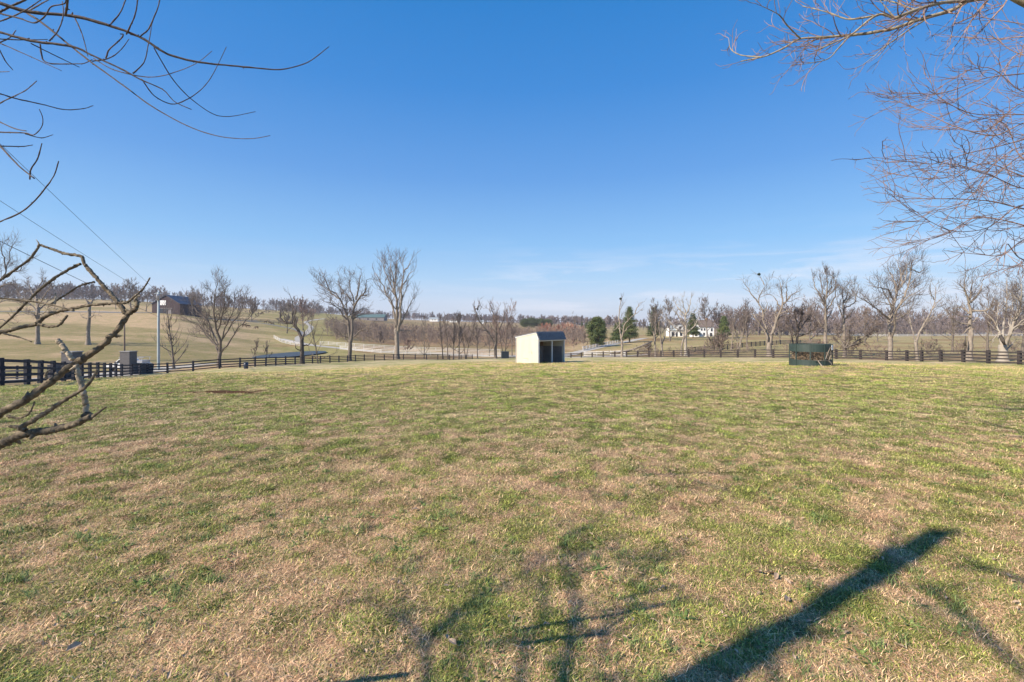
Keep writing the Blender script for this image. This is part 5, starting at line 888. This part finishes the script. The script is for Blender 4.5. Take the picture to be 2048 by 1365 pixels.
# ------------------------------------------------------------------ grass, weeds and litter (stuff nobody could count)
SRC = bpy.data.collections.new('sward sources')            # not linked to the scene
def blades(name, n, rad, lmin, lmax, wd, lie, cmin, cmax, seed, bend=.5):
    rg = np.random.default_rng(seed); r = rad*np.sqrt(rg.random(n)); a = rg.random(n)*6.28; b = np.stack([r*np.cos(a), r*np.sin(a), np.full(n, -.004)], 1)
    ln = rg.uniform(lmin, lmax, n)[:, None]; az = rg.random(n)*6.28; el = np.radians(rg.normal(lie, 18, n).clip(2, 88)); h = np.stack([np.cos(az), np.sin(az), 0*az], 1); d = h*np.cos(el)[:, None]+np.array([0, 0, 1])*np.sin(el)[:, None]
    s = np.stack([-h[:, 1], h[:, 0], 0*az], 1)*wd/2; d2 = d+h*bend*rg.random((n, 1))-np.array([0, 0, 1])*bend*rg.random((n, 1))*.7; d2 = d2+s/wd*2*bend*rg.normal(size=(n, 1))*.8; p1 = b+d*ln*.5; p2 = p1+d2*ln*.5; p2[:, 2] = np.maximum(p2[:, 2], .002); p1[:, 2] = np.maximum(p1[:, 2], .004)
    V = np.stack([b-s, b+s, p1-s*.85, p1+s*.85, p2], 1).reshape(-1, 3); i = np.arange(n)*5
    c = np.array(cmin)+(np.array(cmax)-np.array(cmin))*rg.random((n, 1)); c = c*rg.uniform(.75, 1.2, (n, 1))
    o = mesh_np(name, V, np.stack([i, i+1, i+3, i+2], 1), np.stack([i+2, i+3, i+4], 1), M['grass'], cols={'bcol': np.repeat(c, 5, 0)}); COL.objects.unlink(o); SRC.objects.link(o)
blades('a_dry_tuft', 66, .11, .02, .06, .0036, 16, (.30, .18, .10), (.88, .68, .42), 1, .8)
blades('b_dry_tuft', 66, .12, .015, .055, .0036, 12, (.20, .11, .065), (.72, .50, .31), 2, .8)
blades('c_green_tuft', 62, .08, .015, .048, .0048, 34, (.12, .17, .03), (.44, .48, .13), 3, .7)
blades('d_green_tuft', 52, .09, .015, .045, .0062, 22, (.07, .115, .025), (.29, .33, .09), 4, .7)
blades('e_mixed_tuft', 66, .12, .015, .055, .0038, 20, (.18, .18, .06), (.68, .58, .30), 5, .8)
blades('f_broad_weed', 13, .025, .035, .07, .020, 14, (.08, .125, .03), (.19, .25, .07), 6, .6)
blades('g_long_tuft', 44, .05, .04, .09, .0045, 50, (.10, .15, .04), (.26, .31, .11), 7, .6)
blades('h_pale_tuft', 26, .07, .03, .08, .004, 22, (.45, .35, .22), (.72, .60, .40), 8, .6)
def scatter(name, label, X, Y, idx, scale, tint, cat='grass'):
    n = len(X); Z = height(X, Y); me = bpy.data.meshes.new(name); me.vertices.add(n); me.vertices.foreach_set('co', np.stack([X, Y, Z], 1).astype(np.float32).ravel())
    for nm, tp, arr, key in (('idx', 'INT', idx.astype(np.int32), 'value'), ('rz', 'FLOAT', (rng.random(n)*6.28).astype(np.float32), 'value'), ('scl', 'FLOAT', scale.astype(np.float32), 'value'), ('tint', 'FLOAT_COLOR', np.c_[tint, np.ones(n)].astype(np.float32).ravel(), 'color')):
        a = me.attributes.new(nm, tp, 'POINT'); a.data.foreach_set(key, arr)
    o = link(bpy.data.objects.new(name, me)); me.materials.append(M['grass'])
    ng = bpy.data.node_groups.new(name+' scatter', 'GeometryNodeTree'); ng.interface.new_socket('Geometry', in_out='INPUT', socket_type='NodeSocketGeometry'); ng.interface.new_socket('Geometry', in_out='OUTPUT', socket_type='NodeSocketGeometry')
    gi = ng.nodes.new('NodeGroupInput'); gout = ng.nodes.new('NodeGroupOutput'); ci = ng.nodes.new('GeometryNodeCollectionInfo'); ci.inputs['Collection'].default_value = SRC; ci.inputs['Separate Children'].default_value = True; ci.inputs['Reset Children'].default_value = True
    ip = ng.nodes.new('GeometryNodeInstanceOnPoints'); ip.inputs['Pick Instance'].default_value = True; K = ng.links.new
    def na(nm, dt): x = ng.nodes.new('GeometryNodeInputNamedAttribute'); x.data_type = dt; x.inputs['Name'].default_value = nm; return x.outputs['Attribute']
    cx = ng.nodes.new('ShaderNodeCombineXYZ'); K(na('rz', 'FLOAT'), cx.inputs['Z']); er = ng.nodes.new('FunctionNodeEulerToRotation'); K(cx.outputs[0], er.inputs[0])
    K(gi.outputs[0], ip.inputs['Points']); K(ci.outputs[0], ip.inputs['Instance']); K(na('idx', 'INT'), ip.inputs['Instance Index']); K(er.outputs[0], ip.inputs['Rotation']); K(na('scl', 'FLOAT'), ip.inputs['Scale']); K(ip.outputs[0], gout.inputs[0])
    md = o.modifiers.new('scatter', 'NODES'); md.node_group = ng; return tag(o, label, cat, kind='stuff')
# sample points denser close by; the tint follows the same map as the ground under them
n = 112000; Y = 1.7*(58/1.7)**rng.random(n); X = (rng.random(n)*2-1)*(1.22*Y+2.2); keep = (lawn_mask(X, Y) > .5) & (np.hypot(X-fc[0], Y-fc[1]) > 1.4); X, Y = X[keep], Y[keep]; n = len(X)
gcl = ground_colour(X, Y); green = np.clip((gcl[:, 1]/gcl[:, 0]-.76)/.34, 0, 1)
soil = gcl[:, 1]/gcl[:, 0] < .56; X, Y, gcl, green = X[~soil], Y[~soil], gcl[~soil], green[~soil]; n = len(X)
u = rng.random(n); idx = np.where(rng.random(n) < green*.72+.13, np.where(u < .5, 2, np.where(u < .85, 3, 4)), np.where(u < .42, 0, np.where(u < .8, 1, 4)))
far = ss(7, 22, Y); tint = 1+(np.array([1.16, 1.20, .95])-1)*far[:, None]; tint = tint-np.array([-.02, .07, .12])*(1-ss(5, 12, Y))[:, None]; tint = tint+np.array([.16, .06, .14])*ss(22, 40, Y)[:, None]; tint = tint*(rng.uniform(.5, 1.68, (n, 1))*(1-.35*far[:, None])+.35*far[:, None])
scatter('pasture_grass', 'short mixed green and straw-coloured pasture grass of the paddock', X, Y, idx, (.75+.5*rng.random(n))*(1+.05*np.clip(Y-5, 0, 26))*(1-.6*ss(40, 58, Y)), tint)
n = 3200; Y = 1.9*(18/1.9)**rng.random(n); X = (rng.random(n)*2-1)*(1.2*Y+.5); g_ = fbm(X*1.1+50, Y*1.1, 3) > .5; X, Y = X[g_], Y[g_]; n = len(X)
idx = rng.choice([5, 5, 5, 6, 6, 6, 7], n, p=[.2, .2, .2, .13, .13, .1, .04]); scatter('weeds', 'broad-leaved weeds and longer tufts scattered through the near grass', X, Y, idx, .6+.8*rng.random(n), np.ones((n, 3))*rng.uniform(.8, 1.2, (n, 1)), 'weeds')
mb = MB(); rg = np.random.default_rng(31); n = 520; Y = 2.2*(13/2.2)**rg.random(n); X = (rg.random(n)*2-1)*(1.1*Y); sp = [(x, y) for x, y in zip(X, Y)]
for px, row in ((1515, 1152), (1540, 1153), (1553, 1160), (1632, 1180), (1575, 1172), (895, 1285), (905, 1297), (830, 1025), (1800, 1300), (1575, 1205), (148, 1305)):
    yy_ = EYE*F/(row-HZ); sp.append(((px-1024)/F*yy_, yy_))
for k, (x, y) in enumerate(sp):
    big = k >= n; s = rg.uniform(.03, .055) if big else rg.uniform(.008, .026); a = rg.random()*6.28; z = float(height(x, y))+.03; u_ = np.array([math.cos(a), math.sin(a), rg.normal()*.25]); v_ = np.array([-math.sin(a), math.cos(a), rg.normal()*.25]); c = np.array([x, y, z])
    ring = [c+u_*s, c+u_*s*.4+v_*s*.45+[0, 0, s*.3], c-u_*s*.5+v_*s*.35+[0, 0, s*.2], c-u_*s, c-u_*s*.4-v_*s*.4+[0, 0, s*.3], c+u_*s*.5-v_*s*.3+[0, 0, s*.15]]
    mb.add(ring+[c], t=[[j, (j+1) % 6, 6] for j in range(6)])
tag(mb.build('leaf_litter', M['leaf']), 'pale curled dead leaves scattered on the near grass', 'leaves', kind='stuff')

# ------------------------------------------------------------------ the air: one even, closed box of haze round everything
zlo = float(ZZ.min())-1; hz = MB().box((0, 1750, (zlo+75)/2), (16000, 3900, 75-zlo)).build('haze', None)
hm = bpy.data.materials.new('air'); hm.use_nodes = True; t = hm.node_tree; t.nodes.remove(t.nodes['Principled BSDF']); pv_ = t.nodes.new('ShaderNodeVolumePrincipled')
pv_.inputs['Color'].default_value = (.90, .92, 1, 1); pv_.inputs['Density'].default_value = .00017; pv_.inputs['Anisotropy'].default_value = .2
t.links.new(pv_.outputs[0], t.nodes['Material Output'].inputs['Volume']); hz.data.materials.append(hm); tag(hz, kind='stuff')
